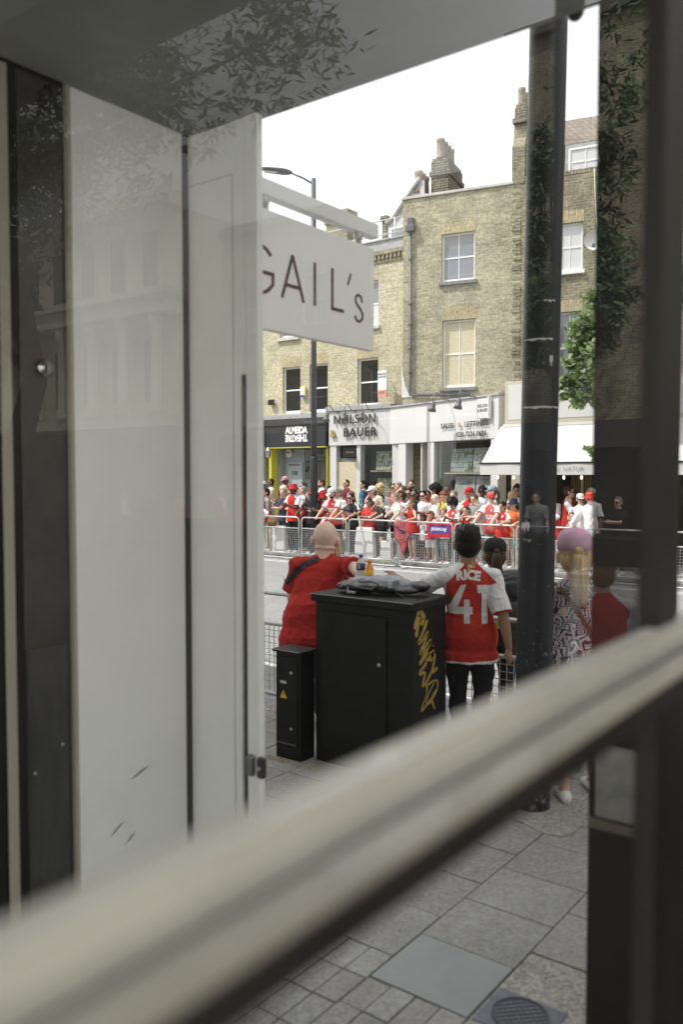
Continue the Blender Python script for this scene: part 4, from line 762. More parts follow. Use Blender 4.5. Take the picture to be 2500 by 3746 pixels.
def tree(lab, trunk, blobs, n, size, shape, seed, name='street_tree', group=None):
    rd = random.Random(seed); base = V3(trunk[0]); t = thing(name, lab, 'tree', base, 0, group)
    g = MB(); T = [V3(p) - base for p in trunk]; g.tube(T, [.17 - .09 * i / (len(T) - 1) for i in range(len(T))], 12)
    for b in blobs:
        c = V3(b[:3]) - base; s_ = T[-1] if c.z > T[-1].z - .5 else T[len(T) // 2]; md = (s_ + c) / 2 + V3((rd.uniform(-.2, .2), rd.uniform(-.2, .2), .2)); g.tube([s_, md, c], [.06, .035, .012], 6)
    g.build('trunk', mat('bark', (.12, .10, .075), .9, noise=(12, .4), bump=(20, .8)), t)
    g = MB(); tot = sum(b[3] ** 2 for b in blobs)
    for b in blobs:
        k = int(n * b[3] ** 2 / tot); subs = []
        for _ in range(max(3, k // 22)):
            d = V3((rd.gauss(0, 1), rd.gauss(0, 1), rd.gauss(0, 1))).normalized(); subs.append((V3(b[:3]) - base + d * b[3] * rd.uniform(.25, 1), b[3] * rd.uniform(.12, .34), rd.choice((0, 0, 1, 1, 2))))
        for _ in range(k):
            sc2, sr, mi = rd.choice(subs); d = V3((rd.gauss(0, 1), rd.gauss(0, 1), rd.gauss(0, .7))); p = sc2 + d * sr * (.5 if b[3] > .6 else .9)
            n_ = V3((rd.gauss(0, .5), rd.gauss(-.3, .5), rd.gauss(.6, .4))).normalized(); a = rd.uniform(0, 6.28); dn = V3((math.cos(a), math.sin(a), rd.uniform(-1.2, .1))).normalized()
            u = (dn - n_ * dn.dot(n_)).normalized(); r_ = u.cross(n_); s_ = size * rd.uniform(.6, 1.25)
            g.add([p + (r_ * x_ + u * y_) * s_ + n_ * (-.12 * abs(x_) * s_) for x_, y_ in shape], [tuple(range(len(shape)))], mi if rd.random() < .8 else rd.randrange(3))
    g.build('crown', LEAF if shape is STAR else LEAFW, t); return t
tree('leafy maple-leaved street tree whose bright branches hang beside the pole, over the awning', [(-5.7, 18.4, 0), (-5.75, 18.4, 2.6), (-5.9, 18.3, 4.3)], [(-6.95, 18.2, 5.45, .42), (-7.3, 18.2, 4.85, .30), (-6.85, 18.2, 4.6, .5), (-7.45, 18.2, 4.2, .24), (-7.1, 18.2, 3.95, .36), (-6.75, 18.2, 5.9, .4), (-6.80, 18.15, 2.65, .22), (-7.15, 18.15, 5.2, .38), (-7.2, 18.2, 4.4, .36), (-6.9, 18.2, 4.1, .4), (-6.1, 18.3, 5.5, .8), (-5.2, 18.4, 6.0, .8)], 5200, .13, STAR, 21)
tree('feathery willow-leaved street tree mirrored in the glass over the pole and pillar', [(7.0, 18.5, 0), (7.0, 18.4, 3), (6.9, 18.3, 5.5)], [(7.0, 18.2, 6.0, 1.0), (6.3, 18.2, 7.2, 1.0), (7.7, 18.0, 7.6, .9), (7.1, 18, 9.0, .9), (6.2, 18.2, 8.8, .9), (6.4, 18.2, 10.6, .6), (7.7, 18.2, 5.2, .7), (6.3, 18.1, 5.4, .8), (8.4, 18.1, 9.2, .7), (6.0, 18.2, 6.2, .8)], 16000, .26, SLIM, 22)
tree('big street tree with a leaning trunk on the near pavement, mirrored at the upper left', [(7.9, 5.2, 0), (7.7, 5.2, 2.2), (7.3, 5.25, 3.2), (7.5, 5.2, 4.2), (7.9, 5.1, 5.0)], [(7.6, 5.2, 5.6, 1.3), (6.2, 5.8, 6.2, 1.0), (5.0, 6.6, 6.6, .9), (8.9, 5.2, 5.2, 1.1), (9.2, 5.8, 4.3, .8), (6.6, 4.8, 5.0, .8), (7.6, 5.8, 7.0, 1.0), (9.8, 5.3, 4.6, 1.1), (8.4, 4.6, 4.0, .8), (10.5, 6.4, 5.4, 1.1), (7.0, 4.9, 7.8, 1.1), (5.4, 5.0, 5.4, .8), (11.5, 5.4, 6.4, 1.2), (8.6, 6.2, 8.0, 1.0)], 23000, .15, SLIM, 23)
tree('second mirrored street tree, darker, above the street at the top of the view', [(4.6, 18.4, 0), (4.6, 18.4, 4), (4.4, 18.3, 7)], [(4.4, 18, 12, 1.5), (4.8, 17.5, 10, 1.3), (4, 17.5, 14, 1.4)], 1500, .26, SLIM, 24)

# ------------------------------------------------------------------ people
SK = {k: mat('skin_' + k, c, .55, noise=(9, .13), spec=.35, bump=(40, .15, .004)) for k, c in dict(p=(.68, .48, .39), l=(.60, .38, .28), m=(.48, .29, .19), t=(.34, .19, .115), d=(.11, .055, .034), b=(.20, .105, .065)).items()}
EYE = mat('eye_dark', (.02, .015, .012), .3); LIP = mat('lips', (.40, .15, .12), .5); CLO = {}
def cloth(c, n=''):
    k = tuple(round(x, 3) for x in c)
    if k not in CLO: CLO[k] = mat('fabric_%03d' % len(CLO), c, .8, noise=(3, .07), bump=(16, .35, .03), spec=.2)
    return CLO[k]
RED = (.50, .035, .028); RD2 = (.42, .03, .03); WH = (.74, .74, .75); BK = (.018, .018, .022); NV = (.02, .03, .07); MA = (.16, .03, .045); GY = (.28, .29, .28); BG = (.52, .47, .37); CR = (.64, .58, .46); YE = (.68, .50, .05); TE = (.05, .16, .20); DN = (.11, .15, .22); LB = (.30, .36, .45); PK = (.55, .30, .30); OR = (.60, .16, .05)
HC = dict(k=(.006, .0055, .006), b=(.06, .035, .02), n=(.12, .075, .04), g=(.20, .18, .16), y=(.52, .38, .20), w=(.60, .52, .38), r=(.28, .13, .05))
def hairm(c):
    m = mat('hair_' + c, HC[c], .55, noise=(30, .45), bump=(60, .8, .01), stretch=(1, 1, .12), spec=.22 if c in 'kb' else .4); return m
def ik(a, t, l1, l2, hint):
    a, t = V3(a), V3(t); d = t - a; L = d.length
    if L > (l1 + l2) * .995: t = a + d.normalized() * (l1 + l2) * .995; L = (l1 + l2) * .995
    d = (t - a).normalized(); p = (l1 * l1 - l2 * l2 + L * L) / (2 * L); h = math.sqrt(max(0, l1 * l1 - p * p)); q = V3(hint); q = (q - d * q.dot(d)).normalized()
    return a + d * p + q * h, t
def hand(g, w, d, n, side, s, curl=.6, r=.0088):
    d = V3(d).normalized(); n = V3(n); n = (n - d * n.dot(d)).normalized(); x = d.cross(n).normalized() * side; P = lambda a, b, c: V3(w) + (x * a + d * b + n * c) * s
    g.loft([[P(.030 * k * math.cos(R(t)), b, .013 * math.sin(R(t))) for t in range(0, 360, 45)] for b, k in ((-.02, .7), (.02, .95), (.06, 1.15), (.088, 1.1))])
    for i, (o, L) in enumerate(((-.027, .064), (-.009, .074), (.009, .069), (.026, .054))):
        a1 = curl * .5; a2 = curl * 1.3; b0 = .082; p1 = (o * 1.04, b0 + L * .45 * math.cos(a1), L * .45 * math.sin(a1)); p2 = (o * 1.06, p1[1] + L * .4 * math.cos(a2), p1[2] + L * .4 * math.sin(a2))
        g.tube([P(o, b0 - .02, 0), P(*p1), P(*p2)], [r * s, r * s * .95, r * s * .8], 6, dome=True)
    g.tube([P(-.024, .012, .004), P(-.046, .045, .012), P(-.050, .072, .022)], [r * s * 1.2, r * s, r * s * .85], 6, dome=True)
TM = [(-.09, .158, .105), (0, .172, .118), (.10, .160, .110), (.20, .150, .106), (.32, .165, .116), (.42, .172, .115), (.49, .155, .095), (.535, .10, .072), (.57, .062, .06)]
TW = [(-.09, .165, .11), (0, .175, .122), (.10, .150, .10), (.18, .130, .09), (.30, .148, .122), (.38, .155, .112), (.46, .135, .085), (.515, .085, .065), (.55, .052, .052)]
def person(lab, loc, yaw, h=1.75, sx='m', fat=1, lean=0, side=0, hd=(0, 0, 0), L='down', Rr='down', skin='l', top=(RED, WH), low=(BK, 'long'), hair=('short', 'b'), hat=None, glasses=False, beard=None,
           shoe=WH, vox=.0125, headk=1.08, txt=None, group='people watching from behind the far barriers', sleeve=.8, legs=((.10, 0), (-.10, 0)), hem=-.13, extra=None, sleevec=None, torsow=1, tuck=False, twist=0, fold=.006, mid=None, collar=None):
    s = h / 1.76; ya = R(yaw); fine = vox < .009; mb = MB(); rd = random.Random(hash(lab) % 9999 if 0 else sum(map(ord, lab)))
    Q = M4.Rotation(R(-lean), 3, 'X') @ M4.Rotation(R(side), 3, 'Y') @ M4.Rotation(R(twist), 3, 'Z')
    Pl = V3((0, -.10 * math.sin(R(lean)), .94)) * s; w = torsow
    U, X_, F = Q @ V3((0, 0, 1)), M4.Rotation(R(twist), 3, 'Z') @ V3((1, 0, 0)), Q @ V3((0, 1, 0)); T = TM if sx == 'm' else TW; sh = .185 if sx == 'm' else .160
    def tors(secs, inf=0, k=14, loose=0):
        o = []
        for t, rx, ry in secs:
            b = max(0, 1 - abs(t - .12) / .3); ff = 1 + (fat - 1) * (.55 + .45 * b); rx, ry = rx * w * ff + inf, ry * (1 + (fat - 1) * (.4 + 1.1 * b)) + inf
            rx = max(rx, loose * .172 * w * ff) if t < .3 else rx; ry = max(ry, loose * .118 * (1 + (fat - 1) * 1.2)) if t < .3 else ry
            o.append([Pl + (U * t + X_ * rx * math.cos(2 * math.pi * i / k) + F * (ry * math.sin(2 * math.pi * i / k) + .012)) * s for i in range(k)])
        return o
    mb.loft(tors(T))
    N = Pl + U * (.53 if sx == 'm' else .515) * s; H = M4.Rotation(R(hd[0]), 3, 'Z') @ M4.Rotation(R(-hd[1]), 3, 'X') @ M4.Rotation(R(hd[2]), 3, 'Y')
    up = (U * .6 + V3((0, 0, .4)) + F * .22).normalized(); nk = N + up * (.035 if fat > 1.25 else .075) * s; hk = s * headk; hc = nk + (H @ V3((0, .012, .085))) * hk; W = lambda a, b, c: hc + (H @ V3((a, b, c))) * hk
    if fat > 1.25:
        mb.ell(W(0, -.030, -.052), (.070 * hk, .058 * hk, .020 * hk), H)
        mb.tube([N - up * .03 * s, W(0, -.01, -.03)], [.085 * s, .078 * s], 14)
    nf = 1.45 if fat > 1.25 else 1.12 if fat > 1.15 else 1; mb.tube([N - up * .05 * s, nk + up * .05 * s], [.062 * s * nf, .056 * s * nf], 12)
    mb.ell(W(0, -.008, .022), (.0755 * hk, .094 * hk, .092 * hk), H, nu=18, nv=12); mb.ell(W(0, .022, -.040), (.058 * hk, .068 * hk, .072 * hk), H, nu=14, nv=10)
    mb.tube([W(0, .082, .005), W(0, .104, -.022)], [.008 * hk, .0135 * hk], 6, dome=True); mb.ell(W(0, .072, -.095), (.02 * hk, .018 * hk, .014 * hk), H); mb.ell(W(0, .083, -.056), (.024 * hk, .012 * hk, .010 * hk), H)
    mb.ell(W(0, .078, .022), (.05 * hk, .014 * hk, .010 * hk), H)
    for q in (-1, 1): mb.ell(W(.083 * q, -.010, -.010), (.012 * hk, .022 * hk, .034 * hk), H)
    arms = []; Yr = M4.Rotation(-ya, 3, 'Z')
    def loc_(p): return Yr @ (V3(p) - V3(loc))
    for q, spc in ((-1, L), (1, Rr)):
        S_ = N - U * .075 * s + X_ * sh * q * s * w * (1 + (fat - 1) * .45); l1, l2 = .285 * s, .25 * s; hint = V3((.5 * q, -.5, -.6)); cu = .7; pn = V3((0, 0, -1))
        if spc == 'down': t = S_ + V3((.07 * q, .05, -.525)) * s; hint = V3((.3 * q, -1, 0)); cu = .5; pn = V3((-q, .2, 0))
        elif spc == 'back': t = S_ + V3((.02 * q, -.10, -.50)) * s; hint = V3((.5 * q, -1, 0)); pn = V3((-q, 0, 0))
        elif spc == 'rail': t = V3((.20 * q * s, loc[1] - 17.83 if abs(yaw - 180) < 70 else .35, 1.085 - loc[2])); cu = 1.5; t = loc_((loc[0] + .22 * q * s * math.cos(ya), 17.83, 1.085)); hint = V3((.8 * q, -.3, -.5))
        elif spc == 'phone': t = Pl + (U * .30 + F * .30 + X_ * .05 * q) * s; cu = 1.2; pn = V3((0, -1, 0)); hint = V3((.7 * q, -.2, -.8))
        elif spc == 'cross': t = Pl + (U * .27 + F * .24 - X_ * .10 * q) * s; cu = .3; hint = V3((q, .1, -.4))
        elif spc == 'face': t = W(.04 * q, .10, -.09); cu = 1.0; pn = V3((0, -1, 0)); hint = V3((.6 * q, .2, -1))
        elif spc == 'hip': t = Pl + (U * .07 + X_ * .20 * q + F * .03) * s; hint = V3((q, -.4, 0))
        elif spc == 'point': t = S_ + V3((.2 * q, .5, .1)) * s
        else: t = loc_(spc[0]); cu = spc[1] if len(spc) > 1 else .8; hint = V3(spc[2]) if len(spc) > 2 else hint
        e, wr = ik(S_, t, l1, l2, hint); af = (1 + (fat - 1) * .8) * (1 if sx == 'm' else .84); mb.tube([S_, (S_ + e) / 2, e, (e * .65 + wr * .35), wr], [.054 * s * af, .048 * s * af, .040 * s * af, .042 * s * af, .027 * s * min(af, 1.15)], 10, dome=True)
        mb.tube([N - U * .02 * s + X_ * .03 * q * s, N - U * .045 * s + X_ * .09 * q * s, S_], [.045 * s, .05 * s, .05 * s * af], 8, dome=True)
        hand(mb, wr, wr - e, pn, q, s, cu, .0088 if fine else .0105); arms.append((S_, e, wr, af))
    lg = []
    for q, (ox, fy) in zip((1, -1), legs):
        hp = Pl + V3((.092 * q * w, 0, -.03)) * s; an = V3((ox * s, fy * s - .02, .085)); kn = (hp + an) / 2 + V3((.01 * q, .035, .02)) * s; mb.tube([hp, (hp * .6 + kn * .4), kn, kn * .62 + an * .38, an], [.088 * s * fat ** .7, .076 * s * fat ** .7, .052 * s, .053 * s, .033 * s], 10, dome=True)
        mb.tube([an, an + V3((0, .10, -.05))], [.036 * s, .03 * s], 8, dome=True); lg.append((hp, kn, an))
    me = remesh(mb, vox, 2); Hi = H.inverted(); mi = []
    for p in me.polygons:
        c = Hi @ (p.center - hc) / hk; k = 0
        if c.y > .06 and abs(c.z + .002) < .0085 and .019 < abs(c.x) < .046: k = 1
        elif c.y > .065 and abs(c.z - .022) < .006 and .014 < abs(c.x) < .05: k = 3
        elif c.y > .065 and abs(c.z + .062) < .008 and abs(c.x) < .024: k = 2
        mi.append(k)
    me.polygons.foreach_set('material_index', mi); hm_ = hairm(hair[1]) if hair else hairm('b')
    body = link('person', me, [SK[skin], EYE, LIP, hm_], None, loc, ya); tag(body, lab, 'person', group)
    for i, v in enumerate(('l',)): pass
    def finish(m_, amp=fold):
        if amp:
            co = [0.0] * (3 * len(m_.vertices)); nn_ = co[:]; m_.vertices.foreach_get('co', co); m_.vertex_normals.foreach_get('vector', nn_)
            for i in range(0, len(co), 3):
                x, y, z = co[i] / s, co[i + 1] / s, co[i + 2] / s
                n_ = (NZ.noise(V3((x * 7 + z * 5, y * 7, z * 4 - x * 6 + loc[0]))) + .6 * NZ.noise(V3((x * 15 - z * 12, y * 14, z * 10 + loc[0] * 3)))) * amp * 1.6
                if fine:
                    rg = NZ.noise(V3((x * 4 + z * 9, y * 5 + 3, z * 3 - x * 5 + loc[0]))); n_ += max(0, 1 - abs(rg) * 5) * amp * .9 - amp * .2
                co[i] += nn_[i] * n_; co[i + 1] += nn_[i + 1] * n_; co[i + 2] += nn_[i + 2] * n_
            m_.vertices.foreach_set('co', co); m_.update()
        return m_
    # lower clothes
    lc, ll = low; g = MB(); frac = dict(long=1.9, short=.85, mid=1.05, skirt=0)[ll]
    if ll == 'skirt' or ll == 'dress':
        g.loft([[Pl + (U * .08 * (1 - t) + X_ * (.165 + .05 * t) * math.cos(2 * math.pi * i / 14) + F * (.12 + .05 * t) * math.sin(2 * math.pi * i / 14)) * s + V3((0, 0, -.62 * t * s)) for i in range(14)] for t in (0, .25, .6, 1)])
    else:
        g.loft(tors([(-.10, .175, .12), (-.02, .178, .124), (.06, .17, .118), (.1, .162, .112)], .008))
        for hp, kn, an in lg:
            P = [hp, kn * .5 + hp * .5, kn, an * .5 + kn * .5, an + V3((0, 0, .02))]; rr_ = [.098, .09, .07 if ll == 'long' else .086, .062, .055]; k = 2 if ll == 'short' else 3 if ll == 'mid' else 5
            if ll == 'short': P[1] = hp * .28 + kn * .72; rr_[1] = .092
            if ll == 'mid': P[2] = kn
            g.tube(P[:k], [a * s * fat ** .6 for a in rr_[:k]], 10)
    link({'long': 'trousers', 'skirt': 'skirt'}.get(ll, 'shorts'), finish(remesh(g, vox * 1.05, 2)), cloth(lc), body)
    # top
    g = MB(); Ts = [t if t[0] > .12 else (t[0], t[1] + .016, t[2] + .02) for t in T if t[0] > hem + .08]; hn = .90 if fat > 1.25 else 1; Ts = [(hem, (T[1][1] + .022) * hn, (T[1][2] + .028) * hn * hn), (hem + .06, T[1][1] + .02, T[1][2] + .024)] + Ts[:-1] + [(T[-1][0] - .012, .066, .062)]
    g.loft(tors(Ts, .013, loose=.98 if not tuck else 0, k=16))
    tc_, sl_ = top if isinstance(top[0], tuple) else (top, top)
    if sleeve:
        for S_, e, wr, af in arms:
            if sleeve <= 1: P = [S_ - (e - S_) * .1, S_ * .5 + e * .5, S_ + (e - S_) * sleeve]; rr_ = [.062, .066, .067 + .008 * (sx == 'm')]
            else: P = [S_, S_ * .4 + e * .6, e, wr * .9 + e * .1]; rr_ = [.066, .062, .055, .04]
            g.tube(P, [a * s * af for a in rr_], 12, dome=False); g.ell(S_, (.066 * s * af, .066 * s * af, .066 * s * af)); q_ = 1 if (S_ - N).dot(X_) > 0 else -1
            g.tube([N - U * .035 * s + X_ * .035 * q_ * s, N - U * .052 * s + X_ * .09 * q_ * s, S_], [.05 * s, .058 * s, .062 * s * af], 10, dome=True)
    tm = finish(remesh(g, vox, 2)); mi = []
    for p in tm.polygons:
        c = p.center; k = 0; d_ = c - Pl; lx = d_.dot(X_) / s / w; lz = d_.dot(U) / s
        if sl_ != tc_:
            if abs(lx) > .185 - max(0, lz - .42) * 1.0 and lz > .30: k = 1
            for S_, e, wr, af in arms:
                v = e - S_; t = (c - S_).dot(v) / v.length_squared
                if t > .22 and (c - S_ - v * max(0, min(1, t))).length < .085 * s * af: k = 1
                if (c - wr).length < .2 * s and sleeve > 1: k = 1
                if sleeve <= 1 and t > sleeve - .045 and (c - S_ - v * min(1.2, t)).length < .095 * s * af: k = 2
        if lz < hem + .018 and sl_ != tc_ and fine: k = 3
        mi.append(k)
    tm.polygons.foreach_set('material_index', mi)
    shirt = link('shirt', tm, [cloth(tc_), cloth(sl_), cloth(sleevec or RED if sl_ == WH else sl_), cloth(WH)], body)
    if mid: pass
    if txt:
        for i, (t_, z_, sz, cl_) in enumerate(txt): decal('lettering', text_mesh(t_, sz * s, extrude=0, bold=.003 * s), tm, Pl + (U * z_ + F * .4) * s, -X_, U, cloth(cl_), shirt, off=.008, cut=.05)
    if top == (RED, WH) and txt and not fine: g = MB(); g.prism([(-.022, .03), (.022, .03), (.02, -.01), (0, -.03), (-.02, -.01)], 0, .001); decal('crest', g.mesh(), tm, Pl + (U * .42 + F * .4 + X_ * -.07) * s, -X_, U, cloth(WH), shirt, off=.006, cut=.03)
    # shoes
    for hp, kn, an in lg: g = MB(); b = an + V3((0, 0, -.085)); g.loft([[b + V3((wd * math.cos(R(a)) * s, y_ * s, max(0, hh * (.5 + .5 * math.sin(R(a)))) * s)) for a in range(0, 360, 36)] for y_, wd, hh in ((-.065, .02, .05), (-.05, .036, .085), (.02, .042, .09), (.1, .046, .065), (.16, .042, .05), (.185, .018, .03))]); g.build('shoe', cloth(shoe), body)
    # hair, hats
    if hair and hair[0] != 'bald':
        st = hair[0]; g = MB(); a = (H, ) ; hm_ = hairm(hair[1])
        if st in ('short', 'long', 'tail', 'bob', 'bun', 'buzz', 'pony'): e_ = .004 if st == 'buzz' else .010; g.ell(W(0, -.022, .035), ((.0755 + e_) * hk, (.086 + e_) * hk, (.086 + e_) * hk), H, nu=18, nv=12); g.ell(W(0, -.040, -.012), ((.072 + e_) * hk, (.062 + e_) * hk, .082 * hk), H, nu=14)
        if st == 'short':
            for k in range(34): q = V3((rd.uniform(-1, 1), rd.uniform(-1, .75), rd.uniform(.35, 1))).normalized(); b = W(q.x * .078, -.02 + q.y * .09, .038 + q.z * .085); g.tube([b - (H @ q) * .01 * hk, b + (H @ (q + V3((rd.uniform(-.5, .5), .6, 0)))) * .016 * hk], [.013 * hk, .004 * hk], 5)
        if st in ('long', 'bob'):
            ln = .34 if st == 'long' else .09; g.loft([[W(0, -.035 - .05 * t, .02 - t * ln) * 1 + (H @ V3((1, 0, 0))) * (.085 - .018 * t + (.02 if st == 'bob' else 0) * t) * hk * math.cos(R(b)) + (H @ V3((0, 1, 0))) * (.055 - .012 * t) * hk * math.sin(R(b)) for b in range(0, 360, 30)] for t in (0, .25, .5, .75, 1)])
            for k in range(26): x_ = rd.uniform(-.08, .08); y_ = rd.uniform(-.09, -.02); g.tube([W(x_, y_, .03), W(x_ * 1.05, y_ - .03, -.5 * ln), W(x_ * .95 + rd.uniform(-.015, .015), y_ - .05, -ln - rd.uniform(0, .06))], [.014 * hk, .013 * hk, .004 * hk], 5)
        if st in ('tail', 'pony'):
            ln = .22; g.ell(W(0, -.11, .03), (.025 * hk, .025 * hk, .025 * hk)); 
            for k in range(64): x_, y_ = rd.uniform(-.024, .024), rd.uniform(-.02, .02); g.tube([W(x_ * .5, -.105, .03 + y_ * .5), W(x_, -.145 + y_, 0), W(x_ * 1.6, -.15 + y_, -ln * .5), W(x_ * 1.2 + rd.uniform(-.01, .01), -.12 + y_, -ln - rd.uniform(-.05, .05))], [.008 * hk, .008 * hk, .006 * hk, .002 * hk], 5)
        if st == 'bun': g.ell(W(0, -.12, .06), (.04 * hk, .04 * hk, .04 * hk))
        if st in ('curly', 'afro'):
            rr_ = .045 if st == 'curly' else .06; ext = .02 if st == 'curly' else .035; n = 90
            for k in range(n):
                q = V3((rd.gauss(0, 1), rd.gauss(-.35, 1), rd.gauss(.3, .9))).normalized()
                if q.y > .45 and q.z < .45: continue
                c = W(q.x * (.075 + ext), -.02 + q.y * (.09 + ext), .03 + q.z * (.09 + ext) - (.03 if st == 'curly' else 0) * max(0, -q.z)); g.ell(c, [rr_ * hk * rd.uniform(.45, .8)] * 3, nu=6, nv=5)
        link('hair', g.mesh(), hm_, body)
    if hat:
        ht, c = hat; g = MB()
        if ht == 'cap' or ht == 'capback':
            rings = [[W(r_ * math.cos(R(b)) * .96, -.018 + r_ * 1.13 * math.sin(R(b)), z_) for b in range(0, 360, 20)] for z_, r_ in ((.030, .091), (.06, .092), (.09, .086), (.115, .070), (.13, .045), (.136, .01))]; g.loft(rings); g.ell(W(0, -.018, .137), (.008 * hk,) * 3, nu=6, nv=4)
            sgn = 1 if ht == 'cap' else -1; n = 10; top_ = [W(.075 * math.cos(R(t)), -.018 + sgn * (.085 + (.085) * math.sin(R(t))), .040 - .020 * math.sin(R(t))) for t in [180 * k / n for k in range(n + 1)]]; v_ = top_ + [p - (H @ V3((0, 0, .006))) * hk for p in top_]; g.add(v_, [tuple(range(n + 1)), tuple(range(2 * n + 1, n, -1))] + [(k, k + 1, k + n + 2, k + n + 1) for k in range(n)])
        elif ht == 'bucket':
            g.loft([[W(r_ * math.cos(R(b)) * .96, -.015 + r_ * 1.08 * math.sin(R(b)), z_) for b in range(0, 360, 20)] for z_, r_ in ((.0, .145), (.004, .146), (.042, .098), (.07, .094), (.118, .082), (.13, .070), (.132, .01))])
        elif ht == 'durag': g.ell(W(0, -.02, .035), (.088 * hk, .104 * hk, .100 * hk), H, nu=16); g.tube([W(0, -.1, -.02), W(0, -.125, -.09)], [.03 * hk, .015 * hk], 8)
        elif ht == 'band': g.tube([W(.088 * math.cos(R(b)), -.015 + .092 * math.sin(R(b)), .075 + .02 * math.sin(R(b))) for b in range(-20, 205, 15)], .013 * hk, 6)
        link({'bucket': 'bucket_hat', 'durag': 'durag', 'band': 'headband'}.get(ht, 'cap'), g.mesh(), cloth(c), body)
    if glasses:
        g = MB(); 
        for q in (-1, 1): g.ell(W(.033 * q, .094, -.001), (.028 * hk, .012 * hk, .020 * hk), H, nu=10, nv=6); g.tube([W(.058 * q, .09, .003), W(.08 * q, .0, .004)], .004 * hk, 4)
        g.tube([W(-.02, .1, .004), W(.02, .1, .004)], .005 * hk, 4); g.build('sunglasses', mat('dark_lens', (.01, .01, .012), .12), body)
    if beard: g = MB(); g.ell(W(0, .03, -.065), (.060 * hk, .062 * hk, .052 * hk), H); g.build('beard', hairm(beard), body)
    C = dict(body=body, shirt=shirt, tm=tm, Pl=Pl, U=U, X=X_, F=F, s=s, arms=arms, W=W, N=N, H=H, hc=hc, hk=hk, lg=lg, M=M4.Translation(loc) @ M4.Rotation(ya, 4, 'Z'))
    return C
EM_ = [('Emirates', .30, .085, WH), ('FLY BETTER', .235, .05, WH)]
G0, GT = 0.0, .33
ROW = []
def q(lab, x, y, zt, yaw, h=None, **k):
    g0 = GT if y >= 19.42 and x < -8.2 else .03 if y >= 19.42 else 0.0
    lean = k.get('lean', 0)
    ROW.append(dict(lab=lab, loc=(x, y, g0), yaw=yaw, h=h or min(1.93, max(1.1, (zt - g0) / (1 - .30 * (1 - math.cos(R(lean))) - (.02 if k.get('hat') else 0)))), **k))
S1, S2 = ('short', 'k'), ('short', 'b')
q('man in dark clothes and a white cap, leftmost of the far crowd', -17.85, 19.6, 1.96, 150, top=(BK, BK), hat=('cap', WH), skin='d', hair=S1)
q('dark-skinned man in a cream T-shirt facing left in front of the yellow pillar', -17.5, 19.6, 2.08, 140, top=(CR, CR), low=(GY, 'long'), skin='b', hair=('buzz', 'k'), L='phone', Rr='phone', collar=YE)
q('dark-haired man in a maroon and grey hooded top, looking left', -16.92, 18.75, 1.79, 140, top=(MA, GY), sleeve=1.6, hair=S1, skin='m', low=(BK, 'long'))
q('woman bending over the far barrier with long brown hair hanging and a brown handbag', -16.5, 18.35, 1.6, 165, h=1.68, sx='w', lean=48, hd=(0, 30, 0), top=(RED, WH), low=(BG, 'long'), hair=('long', 'b'), skin='l', L='rail', Rr='rail', txt=EM_)
q('person in a red shirt and black shorts at the left end of the crowd', -17.05, 18.3, 1.47, 160, h=1.62, lean=20, top=(RED, RED), low=(BK, 'short'), hair=S1, L='rail', Rr='rail')
q('blonde long-haired woman in a yellow and navy football shirt and white skirt, seen from behind', -16.47, 19.0, 1.9, 60, sx='w', top=(YE, NV), low=(WH, 'skirt'), hair=('long', 'w'), L='phone', Rr='down')
q('dark-skinned person in a pink patterned cap at the pale blue door', -17.1, 19.8, 2.1, 175, top=(MA, MA), skin='d', hat=('cap', PK), hair=('buzz', 'k'))
C7 = 'tall dark-skinned man in a red bucket hat with a red and white scarf'
q(C7, -15.5, 18.3, 1.98, 175, top=(RED, WH), low=(BK, 'long'), skin='d', hat=('bucket', RD2), hair=('buzz', 'k'), L='phone', Rr='phone')
q('bald man in a maroon shirt facing left behind the bucket hats', -15.72, 19.0, 1.87, 120, top=(MA, WH), skin='l', hair=('buzz', 'g'), fat=1.15)
q('man with brown hair and sunglasses half hidden behind the bald man in maroon', -16.15, 19.55, 1.97, 140, top=(WH, WH), glasses=True, hair=S2)
q('grinning bearded man in a red bucket hat and black printed shirt', -14.84, 18.35, 1.76, 185, top=(BK, BK), low=(BK, 'long'), skin='d', hat=('bucket', RD2), hair=('buzz', 'k'), glasses=True, beard='g', L='phone', Rr='rail', txt=[('Emirates', .30, .07, WH), ('FLY BETTER', .24, .04, WH)])
q('person in a red bucket hat with head bowed, beside the grinning bearded man', -14.55, 18.5, 1.72, 150, top=(RED, WH), low=(BK, 'long'), skin='b', hat=('bucket', RED), hd=(20, 25, 0), L='phone', Rr='phone')
q('bearded man in a white shirt in front of the grey door', -15.5, 19.6, 2.07, 130, top=(WH, WH), beard='b', hair=S2, low=(DN, 'long'))
q('man in a white and black cap looking down with both hands on the far barrier', -14.05, 18.3, 1.84, 180, h=1.84, lean=6, hd=(-15, 25, 0), top=(RED, WH), low=(BK, 'short'), hat=('cap', WH), beard='k', L='rail', Rr='rail', txt=EM_, fat=1.05)
q('woman with long dark hair and sunglasses in a black shirt leaning on the far barrier', -13.45, 18.3, 1.73, 165, h=1.72, sx='w', lean=6, hd=(25, 0, 0), top=(BK, BK), low=(BK, 'long'), hair=('long', 'k'), skin='m', glasses=True, L='rail', Rr='rail', txt=[('Emirates', .28, .075, PK), ('FLY BETTER', .22, .045, PK)])
q('young man in a maroon polo shirt in front of the boarded doorway', -14.9, 20.0, 2.06, 150, top=(MA, MA), hair=('buzz', 'b'), low=(GY, 'long'))
q('young man in a teal and navy shirt and black shorts on the raised pavement', -14.0, 19.6, 2.03, 140, top=(TE, NV), low=(BK, 'short'), hair=S1, L='down', Rr='back', txt=[('Emirates', .28, .07, LB)])
q('person in a white cap and orange shirt with a hand to the face', -13.1, 18.75, 1.86, 150, top=(OR, WH), hat=('cap', WH), L='face', Rr='phone', low=(LB, 'long'), sx='w')
